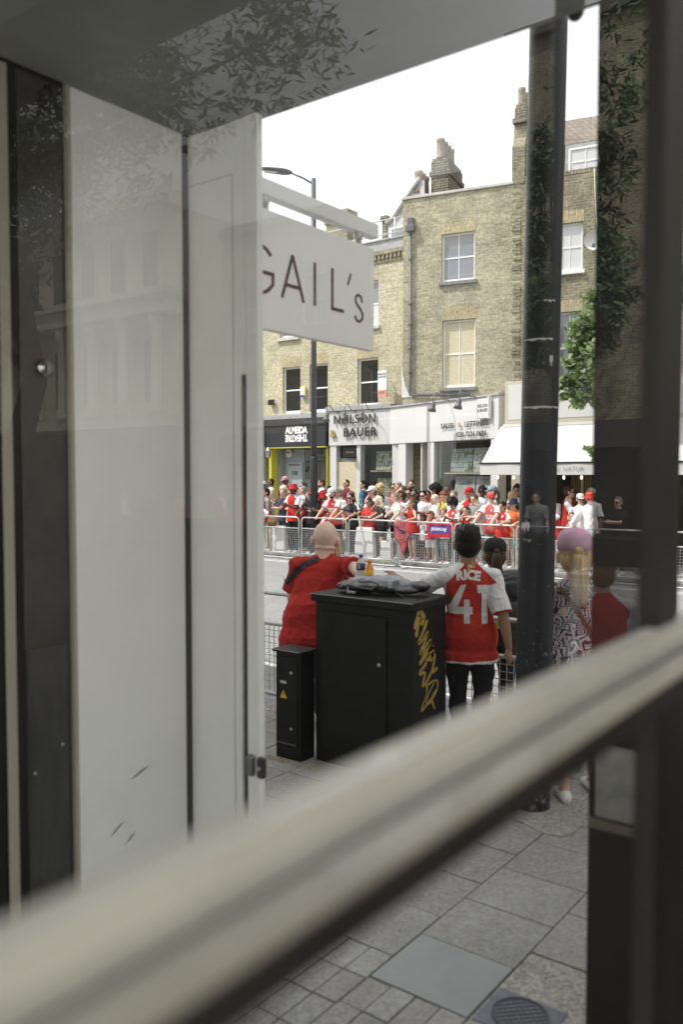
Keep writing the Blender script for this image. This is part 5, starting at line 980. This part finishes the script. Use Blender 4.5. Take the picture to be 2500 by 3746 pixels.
q('person with big curly blond hair in a white striped shirt, turned away', -13.1, 19.1, 1.95, 30, top=(WH, WH), hair=('curly', 'y'), low=(BK, 'long'))
q('woman with long straight white-blonde hair in a glossy black shirt and black shorts', -12.5, 18.35, 1.66, 120, h=1.66, lean=10, sx='w', top=(BK, BK), low=(BK, 'short'), hair=('long', 'w'), L='rail', Rr='rail', hd=(10, 5, 0))
q('grey-haired man in a white polo shirt and navy shorts leaning on the far barrier', -12.0, 18.45, 1.68, 130, h=1.76, lean=16, top=(WH, WH), low=(NV, 'mid'), hair=('short', 'g'), L='rail', Rr='rail', fat=1.1)
q('dark-haired woman in sunglasses and a red polo shirt, in the back row', -12.95, 19.6, 1.97, 170, sx='w', top=(RED, RED), hair=('bun', 'k'), glasses=True, skin='m')
q('older man with cropped grey hair and glasses, in the back row', -12.75, 19.5, 2.0, 120, top=(WH, GY), hair=('buzz', 'g'))
q('smiling bearded man with folded arms in a dark patterned shirt, tallest in the back row', -12.4, 19.6, 2.05, 195, top=(NV, NV), L='cross', Rr='cross', beard='b', hair=S2, fat=1.12)
q('man in sunglasses and an open white shirt behind the brown-haired woman', -12.06, 18.95, 1.83, 185, top=(WH, WH), glasses=True, hair=S1, skin='m')
q('brown-haired woman in a red vest top holding the crest banner over the barrier', -11.55, 18.3, 1.6, 150, h=1.60, sx='w', lean=4, top=(RED, RED), sleeve=0, low=(DN, 'short'), hair=('long', 'n'), L='rail', Rr='face', hd=(15, 0, 0))
q('young dark-haired man in square sunglasses and a white and red shirt', -11.5, 18.75, 1.78, 185, top=(WH, WH), glasses=True, hair=S1, skin='l', txt=[('Emirates', .28, .07, RED)])
q('curly-haired child in a red vest and white shorts resting on the barrier rail', -10.92, 18.15, 1.27, 190, h=1.27, sx='w', top=(RED, WH), low=(WH, 'mid'), hair=('curly', 'n'), skin='m', L='rail', Rr='rail', headk=1.2, torsow=.85)
q('small dark-haired child almost hidden behind the curly-haired child', -11.3, 18.4, 1.17, 160, h=1.17, top=(WH, WH), low=(BK, 'mid'), hair=('curly', 'k'), skin='b', headk=1.2)
q('blonde woman with a ponytail and sunglasses in a white T-shirt, seen from the side', -11.0, 18.5, 1.71, 130, sx='w', top=(WH, WH), low=(WH, 'long'), hair=('tail', 'w'), glasses=True, fat=1.1)
q('person with big dark curly hair and a red shirt by the window post', -11.3, 19.1, 1.96, 150, top=(RED, RED), hair=('afro', 'k'), skin='m', hd=(0, 20, 0))
q('person with straight brown hair turned away behind the woman in the red headband', -11.15, 19.3, 1.89, 20, sx='w', top=(GY, GY), hair=('long', 'n'))
q('woman with a red headband and a yellow top looking down at a phone', -10.94, 18.85, 1.77, 190, sx='w', top=(YE, YE), low=(NV, 'long'), hair=('bun', 'n'), hat=('band', RED), hd=(0, 22, 0), L='phone', Rr='phone')
q('young person with a round black afro in a red shirt looking down at a phone', -10.36, 18.3, 1.70, 170, h=1.62, top=(RED, WH), low=(BK, 'long'), hair=('afro', 'k'), skin='d', L='phone', Rr='phone', hd=(5, 25, 0), txt=EM_, sx='w')
q('laughing woman with long ginger hair and a red cap', -10.1, 18.65, 1.86, 185, sx='w', top=(RED, WH), hair=('long', 'r'), hat=('cap', RD2), L='phone', Rr='phone', hd=(-10, 12, 0), txt=EM_, low=(GY, 'long'))
q('dark-skinned man in a black durag and glasses behind the laughing woman', -10.0, 19.1, 1.94, 200, top=(WH, WH), skin='d', hat=('durag', BK), glasses=True, hair=('buzz', 'k'))
q('woman with blonde bobbed hair bowing forward in a white and red shirt', -9.72, 18.5, 1.60, 120, h=1.62, lean=16, sx='w', top=(WH, WH), hair=('bob', 'w'), low=(GY, 'long'), fat=1.1, L='phone', Rr='rail')
q('person in a white and pale blue cap behind the man in the red cap', -9.6, 18.9, 1.9, 130, top=(WH, WH), hat=('cap', LB), hair=('tail', 'n'), sx='w')
q('stout man in a red cap and red shirt leaning on the far barrier', -9.32, 18.35, 1.76, 175, h=1.78, lean=7, top=(RED, WH), low=(GY, 'mid'), hat=('cap', RED), glasses=True, hd=(35, 0, 0), fat=1.18, L='rail', Rr='rail', txt=EM_, shoe=WH)
q('woman with long straight blonde hair in a white top, seen from behind beside the pole', -9.05, 18.8, 1.81, 330, sx='w', top=(WH, RED), hair=('long', 'y'), low=(DN, 'short'))
q('man with dark curly hair behind the navy bucket hat', -9.1, 19.25, 2.0, 190, top=(WH, WH), hair=('curly', 'k'), skin='m')
q('woman in a navy bucket hat and orange shirt leaning on the barrier', -8.7, 18.3, 1.71, 165, h=1.66, lean=10, sx='w', top=(OR, OR), low=(GY, 'mid'), hat=('bucket', NV), hair=('bob', 'b'), L='rail', Rr='phone')
q('tall man in sunglasses and a long-sleeved red and white shirt walking right under the awning', -7.7, 18.95, 2.0, 290, top=(RED, WH), sleeve=2, low=(RD2, 'short'), hair=S2, glasses=True, L='phone', Rr='phone', txt=EM_)
q('dark-haired person in a red and white shirt resting the head in one hand', -7.68, 18.3, 1.56, 150, h=1.62, lean=16, sx='w', top=(RED, WH), hair=('bun', 'k'), L='face', Rr='rail', hd=(10, 20, 0), low=(WH, 'long'))
q('person in a white cap bending right beneath the awning', -7.28, 18.65, 1.73, 215, top=(WH, WH), hat=('cap', WH), hair=S2, glasses=True, low=(GY, 'long'))
q('man in a red bucket hat and long white shirt near the dark pillar', -6.95, 18.38, 1.86, 200, h=1.80, top=(WH, WH), sleeve=2, low=(BG, 'mid'), hat=('bucket', RED), glasses=True, hair=('buzz', 'g'), L='rail', Rr='rail', fat=1.1)
q('small child in a white top beside the long-sleeved walking man', -7.42, 18.5, 1.45, 200, h=1.35, top=(WH, RED), hair=('bob', 'n'), headk=1.15, sx='w')
fill = [('man in a white T-shirt and sunglasses just behind the scarf wearer', -15.95, 18.75, 1.78, 170, WH, WH, 'short', 'b', 'l'), ('short-haired woman in a pale pink top beside the street lamp', -15.05, 18.85, 1.70, 190, PK, PK, 'bob', 'b', 'm'),
('man in a dark red shirt peering over the men in bucket hats', -14.9, 19.15, 1.88, 160, RD2, WH, 'buzz', 'k', 'b'), ('woman with brown hair in a white and red shirt behind the capped man', -13.8, 18.75, 1.76, 150, RED, WH, 'long', 'n', 'l'),
('man with a shaved head in a white shirt behind the woman in black', -13.3, 19.05, 1.82, 185, WH, WH, 'buzz', 'g', 'l'), ('teenager in a red shirt between the white cap and the white-blonde hair', -12.72, 18.6, 1.66, 170, RED, WH, 'short', 'k', 't'),
('tall man in a pale blue shirt behind the white polo shirt', -12.35, 19.1, 1.9, 175, LB, LB, 'short', 'n', 'l'), ('woman with dark hair in a red and white shirt behind the blonde ponytail', -11.65, 19.2, 1.80, 200, RED, WH, 'long', 'k', 'm'),
('grey-bearded man in a white shirt behind the round afro', -10.6, 18.75, 1.80, 180, WH, WH, 'short', 'g', 'l'), ('boy in a red shirt low down beside the laughing woman', -10.0, 18.3, 1.45, 170, RED, WH, 'short', 'b', 'l'),
('man in a black shirt at the dark window behind the red-capped man', -9.95, 19.35, 1.86, 185, BK, BK, 'short', 'k', 't'), ('woman with a grey bob in a pale top just left of the thick pole', -8.95, 18.5, 1.62, 190, CR, CR, 'bob', 'g', 'l'),
('dark-haired man in a white shirt in the shade under the awning', -8.15, 19.0, 1.84, 190, WH, WH, 'short', 'k', 'm'), ('woman in a red shirt at the back under the awning', -7.3, 19.2, 1.74, 200, RED, WH, 'long', 'k', 'b'),
('man in a navy shirt at the left end, behind the woman bending over', -16.35, 18.85, 1.80, 150, NV, NV, 'short', 'g', 'l'), ('child in a red cap peeping through the barrier left of the bald head', -14.2, 18.2, 1.2, 180, RED, WH, 'short', 'b', 'l')]
fill += [('woman in a white cap and red shirt at the back beside the pale blue door', -16.75, 19.3, 1.95, 160, RED, WH, 'bob', 'n', 'l'), ('stocky man in a plain white shirt between the street lamp and the black shirt', -14.3, 18.85, 1.80, 170, WH, WH, 'short', 'g', 'l'),
('woman in a red vest behind the orange shirt', -12.95, 18.4, 1.60, 190, RED, RED, 'long', 'k', 't'), ('curly-haired man in a white and red shirt behind the white plastic sack', -12.2, 18.75, 1.74, 165, RED, WH, 'curly', 'b', 'm'),
('man in a navy shirt behind the woman with the banner', -11.75, 18.7, 1.82, 190, NV, WH, 'buzz', 'k', 'b'), ('girl in a white top beside the curly-haired child', -10.6, 18.3, 1.35, 175, WH, WH, 'long', 'n', 'l'),
('man in a grey shirt just left of the red cap', -9.85, 18.45, 1.72, 185, GY, GY, 'short', 'n', 'l'), ('woman in a red and white shirt between the red cap and the navy bucket hat', -9.0, 18.25, 1.58, 170, RED, WH, 'bun', 'k', 'm'),
('boy in white low down under the awning', -7.9, 18.5, 1.40, 200, WH, RED, 'short', 'b', 'l')]
for i, (lb, x, y, zt, a, c1_, c2_, hs1, hs2, sk_) in enumerate(fill): q(lb, x, y, zt, a + (i * 37 % 31 - 15), sx='w' if 'woman' in lb else 'm', top=(c1_, c2_), hair=(hs1, hs2), skin=sk_, low=((BK, GY, DN, BG)[i % 4], ('long', 'mid', 'short')[i % 3]), L=('phone', 'down', 'cross', 'rail')[i % 4] if y < 18.6 or i % 4 != 3 else 'hip', Rr=('down', 'face', 'cross', 'phone')[i % 4], hd=((i * 53 % 50) - 25, (i * 17 % 14) - 4, 0), fat=1 + (i % 4) * .06, glasses=i % 5 == 0, txt=EM_ if c1_ == RED and i % 2 else None)
MG = 'people mirrored in the glass screen'
for i, (x, y, a, kw) in enumerate(((5.6, 18.4, 190, dict(top=(BK, BK), L='cross', Rr='cross', hair=('short', 'g'), glasses=True)), (6.55, 18.3, 200, dict(top=(RED, WH), skin='d', hair=('long', 'k'), sx='w', fat=1.2, L='phone', Rr='phone', txt=EM_)), (6.4, 18.9, 190, dict(top=(WH, WH), skin='b', hat=('cap', BG))), (7.5, 18.5, 170, dict(top=(GY, GY), lean=25)), (4.6, 18.5, 180, dict(top=(RED, WH))), (8.7, 18.4, 200, dict(top=(WH, WH), hat=('cap', WH))), (9.9, 18.4, 170, dict(top=(RED, WH), txt=EM_)), (11.4, 18.4, 190, dict(top=(WH, WH), sx='w', hair=('long', 'y'))), (13.2, 18.4, 180, dict(top=(WH, WH), hat=('cap', WH))), (14.6, 18.5, 185, dict(top=(BK, BK), hat=('cap', PK))), (16.9, 18.4, 175, dict(top=(RED, RED))), (19.6, 18.4, 180, dict(top=(RED, WH), skin='b')), (22.4, 18.5, 190, dict(top=(WH, RED))), (10.6, 18.8, 180, dict(top=(RED, WH))), (12.3, 18.7, 170, dict(top=(GY, GY))), (15.6, 18.6, 200, dict(top=(WH, RED))), (17.9, 18.5, 180, dict(top=(RED, WH))), (21.0, 18.6, 185, dict(top=(NV, NV))))):
    d = ['grey-haired man with folded arms in a black shirt', 'woman with dark braids in a red and white shirt', 'dark-skinned man in a beige cap', 'stooping person in a grey shirt', 'man in a red shirt with white sleeves, nearest the doorway', 'person in a white shirt and white cap, nearer one', 'man in a lettered red shirt far to the right', 'woman with long blonde hair in a white top', 'person in a white cap and white shirt, further along', 'person in a pink cap and black shirt', 'person in a plain red shirt', 'dark-skinned person in a red shirt with white sleeves, far along', 'person in a white shirt with red sleeves, farthest along', 'broad person in a red shirt, behind the lettered one', 'person in a plain grey top, behind the blonde woman', 'person in a white shirt with red cuffs and dark hair', 'person in a red shirt with white arms, second farthest', 'person in a navy top, far along'][i]
    kw.setdefault('hair', S2); q(d + ', mirrored in the glass screen', x, y, 1.72 + .03 * (i * 5 % 6), a, group=MG, vox=.016, **kw)
for r in ROW: person(**r)
# ------------------------------------------------------------------ people on the near pavement
NG = 'people on the near side of the street'
C = person('large bald man in a red T-shirt with a black strap across his back', (-4.66, 5.72, 0), 40, h=1.80, fat=1.27, lean=13, side=13, hd=(6, 4, 4), L=((-4.98, 5.90, .95), .6, (-.5, -1, .1)), Rr=((-3.80, 5.40, 1.365), .6, (.6, -.2, .6)), skin='p', top=((.42, .032, .028), (.42, .032, .028)), low=((.05, .05, .06), 'long'), hair=('bald', 'g'), vox=.0075, headk=1.38, group=NG, sleeve=.85, hem=-.25, fold=.006)
def band(C, pts, w, m, name='strap', back=True, off=.01):
    g = MB(); n = 40; P = []
    for i in range(n + 1):
        t = i / n * (len(pts) - 1); k = min(int(t), len(pts) - 2); f = t - k; P.append((pts[k][0] * (1 - f) + pts[k + 1][0] * f, pts[k][1] * (1 - f) + pts[k + 1][1] * f))
    L_, R_ = [], []
    for i, p in enumerate(P):
        a, b = P[max(0, i - 1)], P[min(n, i + 1)]; dx, dy = b[0] - a[0], b[1] - a[1]; q_ = math.hypot(dx, dy); L_.append((p[0] - dy / q_ * w / 2, p[1] + dx / q_ * w / 2, 0)); R_.append((p[0] + dy / q_ * w / 2, p[1] - dx / q_ * w / 2, 0))
    g.add(L_ + R_, [(i, i + 1, n + i + 2, n + i + 1) for i in range(n)])
    me = g.mesh(); sgn = -1 if back else 1
    return decal(name, me, C['tm'], C['Pl'] + C['F'] * .5 * sgn, C['X'] * (1 if back else -1), C['U'], m, C['shirt'], off=off, cut=.03)
STR = mat('black_webbing', (.012, .012, .013), .6, bump=(200, .3))
band(C, [(.075, .50), (-.03, .465), (-.13, .385), (-.215, .30)], .05, STR)
C = person('man in a red and white football shirt marked RICE 41 standing at the cabinet corner', (-3.11, 5.76, 0), 33, h=1.79, fat=1.04, lean=1, side=-2, hd=(4, 6, 0), L=((-3.76, 5.72, 1.375), .5, (-.2, -.3, -1)), Rr=((-2.78, 5.80, .80), .9, (.3, -1, 0)), skin='t', top=((.44, .035, .025), WH), sleevec=(.44, .035, .025), low=(BK, 'long'), legs=((.08, 0), (-.07, .03)), hair=('short', 'k'), vox=.0075, headk=1.2, group=NG, sleeve=.98, hem=-.18, fold=.006)
def bdec(t_, z_, sz, m, x=0, bold=.004, rot=0, **k): me = text_mesh(t_, sz, extrude=0, bold=bold, **k); me.transform(M4.Rotation(R(rot), 4, 'Z')); return decal('lettering', me, C['tm'], C['Pl'] + C['U'] * z_ - C['F'] * .5 + C['X'] * x, C['X'], C['U'], m, C['shirt'], off=.007, cut=.02)
NUM = mat('number_white', (.66, .66, .64), .6, bump=(14, .2, .02)); zP = C['Pl'].z
for ch_, x_, z_, r_ in (('R', -.072, 1.437, 5), ('I', -.030, 1.444, 2), ('C', .012, 1.442, -3), ('E', .060, 1.434, -8)): bdec(ch_, z_ - zP, .092, NUM, x_, .005, r_)
def pdec(poly, x, z, m, name='number'): g = MB(); g.add([(a, b, 0) for a, b in poly], [tuple(range(len(poly)))]); return decal(name, g.mesh(), C['tm'], C['Pl'] + C['U'] * (z - zP) - C['F'] * .5 + C['X'] * x, C['X'], C['U'], m, C['shirt'], off=.007, cut=.02)
pdec([(-.005, .145), (.035, .150), (-.03, -.02), (.018, -.02), (.018, .035), (.060, .035), (.060, -.02), (.082, -.02), (.082, -.075), (.060, -.075), (.060, -.145), (.018, -.145), (.018, -.075), (-.095, -.075), (-.095, -.02)], -.065, 1.225, NUM)
pdec([(-.045, .145), (.035, .145), (.035, -.145), (-.010, -.145), (-.010, .085), (-.045, .085)], .095, 1.225, NUM)
LION = mat('badge_ink', (.02, .015, .03), .6)
for x_ in (-.026, .108): pdec([(-.012, .012), (-.010, .022), (-.004, .016), (0, .026), (.004, .016), (.011, .021), (.010, .010), (.013, .002), (.006, -.001), (.010, -.008), (.002, -.013), (-.008, -.011), (-.013, -.002)], x_, 1.108, LION, 'badge')
pdec([(-.012, .05), (.012, .05), (.010, .0), (.014, -.012), (.008, -.06), (-.008, -.06), (-.010, -.02), (-.014, -.01), (-.009, .0)], .0, 1.52, mat('gold_trim', (.45, .36, .20), .6), 'collar_stripe')
# steward with ponytail and backpack
C4 = person('woman steward in a black cap with a dark ponytail and yellow high-visibility vest', (-3.33, 6.62, -.12), 38, h=1.76, sx='w', lean=3, hd=(-5, 4, 0), top=((.55, .68, .10), (.55, .68, .10)), low=(BK, 'long'), hair=('tail', 'b'), hat=('cap', BK), skin='m', vox=.009, headk=1.15, group=NG, hem=.07)
bp = thing('backpack', 'bulky black backpack worn by the ponytailed steward beside the thick pole', 'backpack', (-3.10, 6.50, .90), R(38)); BP = mat('backpack_black', (.022, .022, .025), .5, noise=(10, .4), bump=(22, .5, .02))
def puff(name, par, m, c, r, e=3.2, n=20, vox=None):
    g = MB(); rings = []
    for i in range(9):
        t = -math.pi / 2 + math.pi * (i + (.15 if i == 0 else -.15 if i == 8 else 0)) / 8; cz, cr = math.copysign(abs(math.sin(t)) ** (2 / e), math.sin(t)), abs(math.cos(t)) ** (2 / e)
        rings.append([V3((c[0] + r[0] * cr * math.copysign(abs(math.cos(a)) ** (2 / e), math.cos(a)), c[1] + r[1] * cr * math.copysign(abs(math.sin(a)) ** (2 / e), math.sin(a)), c[2] + r[2] * cz)) for a in [2 * math.pi * k / n for k in range(n)]])
    g.loft(rings); return g.build(name, m, par)
puff('body', bp, BP, (0, 0, .26), (.155, .09, .25)); pk = puff('pocket', bp, BP, (0, -.10, .14), (.125, .045, .125)); puff('pocket', bp, BP, (0, -.095, .36), (.12, .035, .07))
g = MB(); g.tube([(-.11, -.10, .44), (-.05, -.13, .47), (.05, -.13, .47), (.11, -.10, .44)], .006, 6); g.build('zip', mat('zip_grey', (.12, .12, .13), .4), bp)
for q_ in (-1, 1): g = MB(); g.tube([(.09 * q_, .08, .48), (.10 * q_, .17, .53), (.11 * q_, .26, .50), (.12 * q_, .30, .38)], .022, 6); g.build('strap', BP, bp)
g = MB(); g.box(.015, .04, -.148, -.144, .19, .22); g.build('logo', mat('logo_silver', (.4, .4, .4), .4), bp)
# woman in the pink cap
def pattern(name):
    m = mat(name, (.5, .5, .5), .8, bump=(16, .3, .03)); n = m.node_tree.nodes; l = m.node_tree.links; b = n['Principled BSDF']; tc = n.new('ShaderNodeTexCoord')
    v = n.new('ShaderNodeTexVoronoi'); v.inputs['Scale'].default_value = 9; v.distance = 'CHEBYCHEV'; w = n.new('ShaderNodeTexNoise'); w.inputs['Scale'].default_value = 6; l.new(tc.outputs['Object'], w.inputs[0])
    mx = n.new('ShaderNodeMix'); mx.data_type = 'VECTOR'; mx.inputs[0].default_value = .10; l.new(tc.outputs['Object'], mx.inputs[4]); l.new(w.outputs['Color'], mx.inputs[5]); mp = n.new('ShaderNodeMapping'); mp.inputs['Scale'].default_value = (1, 1, 1.7); l.new(mx.outputs[1], mp.inputs[0]); l.new(mp.outputs[0], v.inputs['Vector'])
    s_ = n.new('ShaderNodeMath'); s_.operation = 'MULTIPLY'; s_.inputs[1].default_value = 5.5; l.new(v.outputs['Distance'], s_.inputs[0]); f = n.new('ShaderNodeMath'); f.operation = 'FRACT'; l.new(s_.outputs[0], f.inputs[0])
    r = n.new('ShaderNodeValToRGB'); r.color_ramp.interpolation = 'CONSTANT'; e = r.color_ramp.elements; e[0].color = (.02, .02, .035, 1); e[1].position = .42; e[1].color = (.55, .54, .52, 1)
    for p_, c_ in ((.72, (.16, .15, .30)), (.86, (.70, .70, .68)), (.95, (.3, .03, .04))): x_ = e.new(p_); x_.color = (*c_, 1)
    l.new(f.outputs[0], r.inputs[0]); l.new(r.outputs[0], b.inputs['Base Color']); return m
C5 = person('woman in a pink cap with a blonde ponytail and a boldly patterned top', (-2.20, 5.58, 0), 37, h=1.77, sx='w', fat=1.18, hd=(-6, -2, -3), L='phone', Rr='phone', top=(BK, BK), low=((.10, .10, .12), 'mid'), hair=('tail', 'y'), hat=('cap', (.52, .33, .42)), skin='l', vox=.009, headk=1.38, group=NG, sleeve=1.0, hem=-.22, legs=((.14, .06), (-.10, -.12)), shoe=(.70, .69, .64), fold=.010)
for i in range(4): C5['shirt'].data.materials[i] = pattern('patterned_fabric')
band(C5, [(-.13, .50), (.0, .30), (.16, .05), (.20, -.1)], .03, mat('brown_leather', (.12, .075, .045), .5))
C = C5
# blonde woman beyond the bald man
C2 = person('blonde woman in a white shirt mostly hidden behind the bald man', (-4.68, 6.02, 0), 30, h=1.66, sx='w', fat=1.15, hd=(10, 0, 0), top=(OR, WH), low=(WH, 'long'), hair=('long', 'y'), vox=.01, headk=1.12, group=NG, sleeve=.9)
C6 = person('person in a red and white shirt close by, blurred in the right-hand glass', (1.32, 5.68, 0), 330, h=1.64, lean=10, top=(RED, WH), low=(NV, 'long'), hair=('short', 'r'), vox=.012, group=NG, L='phone', Rr='phone', hat=None)
C7_ = person('person in dark clothes and black shoes standing just outside behind the dark pillar', (-.72, 3.62, 0), 120, h=1.70, top=(BK, BK), low=(BK, 'long'), hair=('short', 'k'), vox=.012, group=NG, shoe=BK, legs=((.12, .30), (-.1, .0)), skin='m')
# ------------------------------------------------------------------ things on the cabinet
def bottle(lab, loc, prof_, mt, capc, band_, lblm, txt=None):
    t = thing('drink_bottle', lab, 'bottle', loc); g = MB(); g.tube([(0, 0, z_) for z_, r_ in prof_], [r_ for z_, r_ in prof_], 20); g.build('bottle_body', mt, t)
    z_ = prof_[-1][0]; g = MB(); g.cyl((0, 0, z_ - .002), .0165, .024, 16); g.build('cap', capc, t); g = MB(); r_ = band_[2]; g.tube([(0, 0, band_[0]), (0, 0, band_[1])], r_, 20); lb = g.build('label_sleeve', lblm, t)
    if txt: letters('lettering', txt, .045, (.03 * .3, -r_ - .002, (band_[0] + band_[1]) / 2), (1, 0, 0), (0, 0, 1), mat('white_letters', (.8, .8, .78), .5), lb, extrude=.0005, bold=.001)
bottle('clear water bottle with a purple cap and dark blue label standing on the cabinet', (-3.90, 5.42, 1.301), [(0, .030), (.01, .034), (.05, .031), (.09, .034), (.15, .034), (.19, .035), (.215, .028), (.235, .015), (.25, .0135)], mat('clear_plastic', (.60, .62, .63), .12, spec=.8), mat('purple_cap', (.08, .05, .35), .35), (.15, .205, .0365), mat('blue_label', (.03, .04, .14), .4), '3')
bottle('orange drink bottle with an orange cap standing beside the water bottle', (-3.79, 5.38, 1.301), [(0, .028), (.01, .032), (.06, .028), (.1, .032), (.17, .033), (.19, .024), (.205, .016), (.215, .015)], mat('orange_drink', (.72, .27, .02), .15, spec=.7), mat('orange_cap', (.75, .20, .02), .35), (.09, .165, .0345), mat('orange_label', (.80, .40, .03), .35))
def lump(name, par, m, blobs, vox=.008, amp=.006, fr=9):
    g = MB()
    for c, r_ in blobs: g.ell(c, r_, nu=14, nv=8)
    me = remesh(g, vox, 3)
    for v in me.vertices: a = v.co; k = NZ.noise(V3((a.x * fr, a.y * fr * 1.3, a.z * fr * 2.2))) + .6 * (1 - abs(NZ.noise(V3((a.x * fr * 1.8 + a.z * 20, a.y * fr, a.z * fr * 2 + 5))))) ; v.co = a + V3((.2, -.5, .8)) * amp * k
    return link(name, me, m, par)
t = thing('leather_bag', 'soft black leather bag with metal clasps slumped on top of the tall cabinet', 'bag', (-3.66, 5.25, 1.30)); LE = mat('black_leather', (.020, .020, .023), .32, noise=(14, .4), bump=(12, .5, .02))
lump('body', t, LE, [((-.12, 0, .05), (.16, .14, .045)), ((.08, .05, .05), (.18, .14, .05)), ((.22, .08, .04), (.14, .12, .035)), ((-.26, .0, .045), (.06, .09, .035)), ((.3, .15, .06), (.1, .1, .04))], amp=.012)
g = MB(); g.tube([(-.30, -.04, .02), (-.24, -.10, .045), (-.14, -.13, .075), (-.06, -.13, .06), (.06, -.11, .05), (.12, -.10, .09), (.05, -.11, .11), (-.05, -.12, .10)], .008, 6); g.build('piping', mat('leather_edge', (.09, .09, .095), .35), t)
g = MB(); g.box(-.14, -.06, -.155, -.145, .012, .03); g.box(-.135, -.125, -.155, -.148, .03, .06); g.build('clasp', GALV, t, bevel=.004); g = MB(); g.box(.20, .225, -.10, -.085, .07, .11); g.build('clasp', GALV, t, bevel=.003)
g = MB(); g.loft([[V3((x_ - .011, y_, z_)), V3((x_ + .011, y_, z_)), V3((x_ + .011, y_ + .003, z_ + .003)), V3((x_ - .011, y_ + .003, z_ + .003))] for x_, y_, z_ in ((.20, -.09, .08), (.27, -.08, .03), (.36, -.10, .01), (.46, -.12, .008), (.49, -.14, -.01))], sm=False); g.build('strap', STR, t)
t = thing('folded_jacket', 'pale grey jacket heaped on the black bag under the man in the number 41 shirt', 'jacket', (-3.66, 5.30, 1.38)); lump('cloth', t, mat('grey_nylon', (.30, .305, .33), .5, bump=(16, .7, .03)), [((-.10, .02, .0), (.15, .10, .035)), ((.05, .04, .012), (.16, .11, .038)), ((.18, .08, -.01), (.12, .09, .035)), ((-.2, .0, -.015), (.07, .07, .03))], amp=.018, fr=11)
# ------------------------------------------------------------------ cloths and bags at the far barriers
def drape(name, lab, cat, poly, m, loc, ang=0, wave=.03, lt=None):
    g = MB(); g.add([(x_, 0, z_) for x_, z_ in poly], [tuple(range(len(poly)))]); bm = bmesh.new(); bm.from_mesh(g.mesh()); bmesh.ops.triangulate(bm, faces=bm.faces)
    for _ in range(4): bmesh.ops.subdivide_edges(bm, edges=[e for e in bm.edges if e.calc_length() > .08], cuts=1); bmesh.ops.triangulate(bm, faces=bm.faces)
    for v in bm.verts: v.co.y = wave * math.sin(v.co.x * 17 + v.co.z * 6) + wave * .6 * NZ.noise(v.co * 6)
    me = bpy.data.meshes.new(name); bm.to_mesh(me); bm.free()
    for p in me.polygons: p.use_smooth = True
    me2 = me; o = link('cloth', me2, m, None, loc, R(ang)); o.name = name; tag(o, lab, cat)
    so = o.modifiers.new('thick', 'SOLIDIFY'); so.thickness = .004
    return o
CRB = cloth((.36, .07, .08))
b_ = drape('banner', 'red crest banner hanging from the hands of the brown-haired woman over the barrier', 'banner', [(-.22, -.05), (-.10, .08), (.10, .0), (.26, -.06), (.24, -.30), (.14, -.74), (.05, -.80), (-.10, -.55), (-.25, -.28)], CRB, (-11.50, 17.70, 1.02), wave=.05)
ring = MB()
for r0, r1 in ((.15, .165), (.085, .095)):
    n = 30; ring.add([(r_ * math.cos(2 * math.pi * k / n), r_ * math.sin(2 * math.pi * k / n), 0) for r_ in (r0, r1) for k in range(n)], [(k, (k + 1) % n, n + (k + 1) % n, n + k) for k in range(n)])
decal('crest_ring', ring.mesh(), b_.data, (0, -.2, -.32), (1, 0, 0), (0, 0, 1), cloth(GY), b_, off=.012, cut=.04); decal('lettering', text_mesh('Arsenal', .11, extrude=0, bold=.003), b_.data, (-.03, -.2, -.17), (.8, 0, -.5), (.5, 0, .8), cloth(NV), b_, off=.014, cut=.04)
b_ = drape('banner', 'blue and red striped cloth with upside-down lettering hung over the barrier beside the child', 'banner', [(-.3, -.0), (.3, .02), (.32, -.32), (-.26, -.34)], cloth((.08, .07, .30)), (-10.45, 17.74, 1.02), wave=.012)
decal('lettering', text_mesh('Arsenal', .14, extrude=0, bold=.003), b_.data, (0, -.2, -.14), (-1, 0, 0), (0, 0, -1), cloth(WH), b_, off=.01, cut=.04)
g = MB(); g.box(-.3, .32, -.02, .02, -.32, -.24); g.box(-.3, .3, -.02, .02, -.03, .0); g.build('red_stripe', cloth(RD2), b_)
t = thing('handbag', 'brown slouchy handbag hanging from the bending woman', 'handbag', (-16.05, 17.98, .72)); HB = mat('brown_bag', (.16, .10, .04), .5, bump=(14, .4, .02)); lump('body', t, HB, [((0, 0, .13), (.18, .08, .14)), ((0, 0, .24), (.14, .06, .08))], vox=.015); g = MB(); g.tube([(-.12, 0, .28), (-.1, .02, .45), (0, .03, .55), (.1, .02, .45), (.12, 0, .28)], .012, 6); g.build('handle', HB, t)
for bx, by, w_, h_, lb in ((-12.95, 18.2, .62, .82, 'large white plastic board standing at the feet of the crowd'), (-15.95, 18.2, .5, .75, 'white plastic crate stack behind the barrier beside the handbag'), (-12.2, 18.1, .36, .5, 'round-shouldered white plastic sack behind the barrier')):
    t = thing('white_block', lb, 'block', (bx, by, 0)); g = MB(); g.loft([[V3((x_ * w_ / 2 * k, y_ * .08 * k, z_ * h_)) for x_, y_ in ((-1, -1), (1, -1), (1, 1), (-1, 1))] for z_, k in ((0, 1), (.45, .96), (.5, .9), (.55, .95), (1, .8))], sm=False); g.build('shell', WHT, t, bevel=.02)
# scarf on the tall man, worn
bpy.data.scenes.remove(TS)
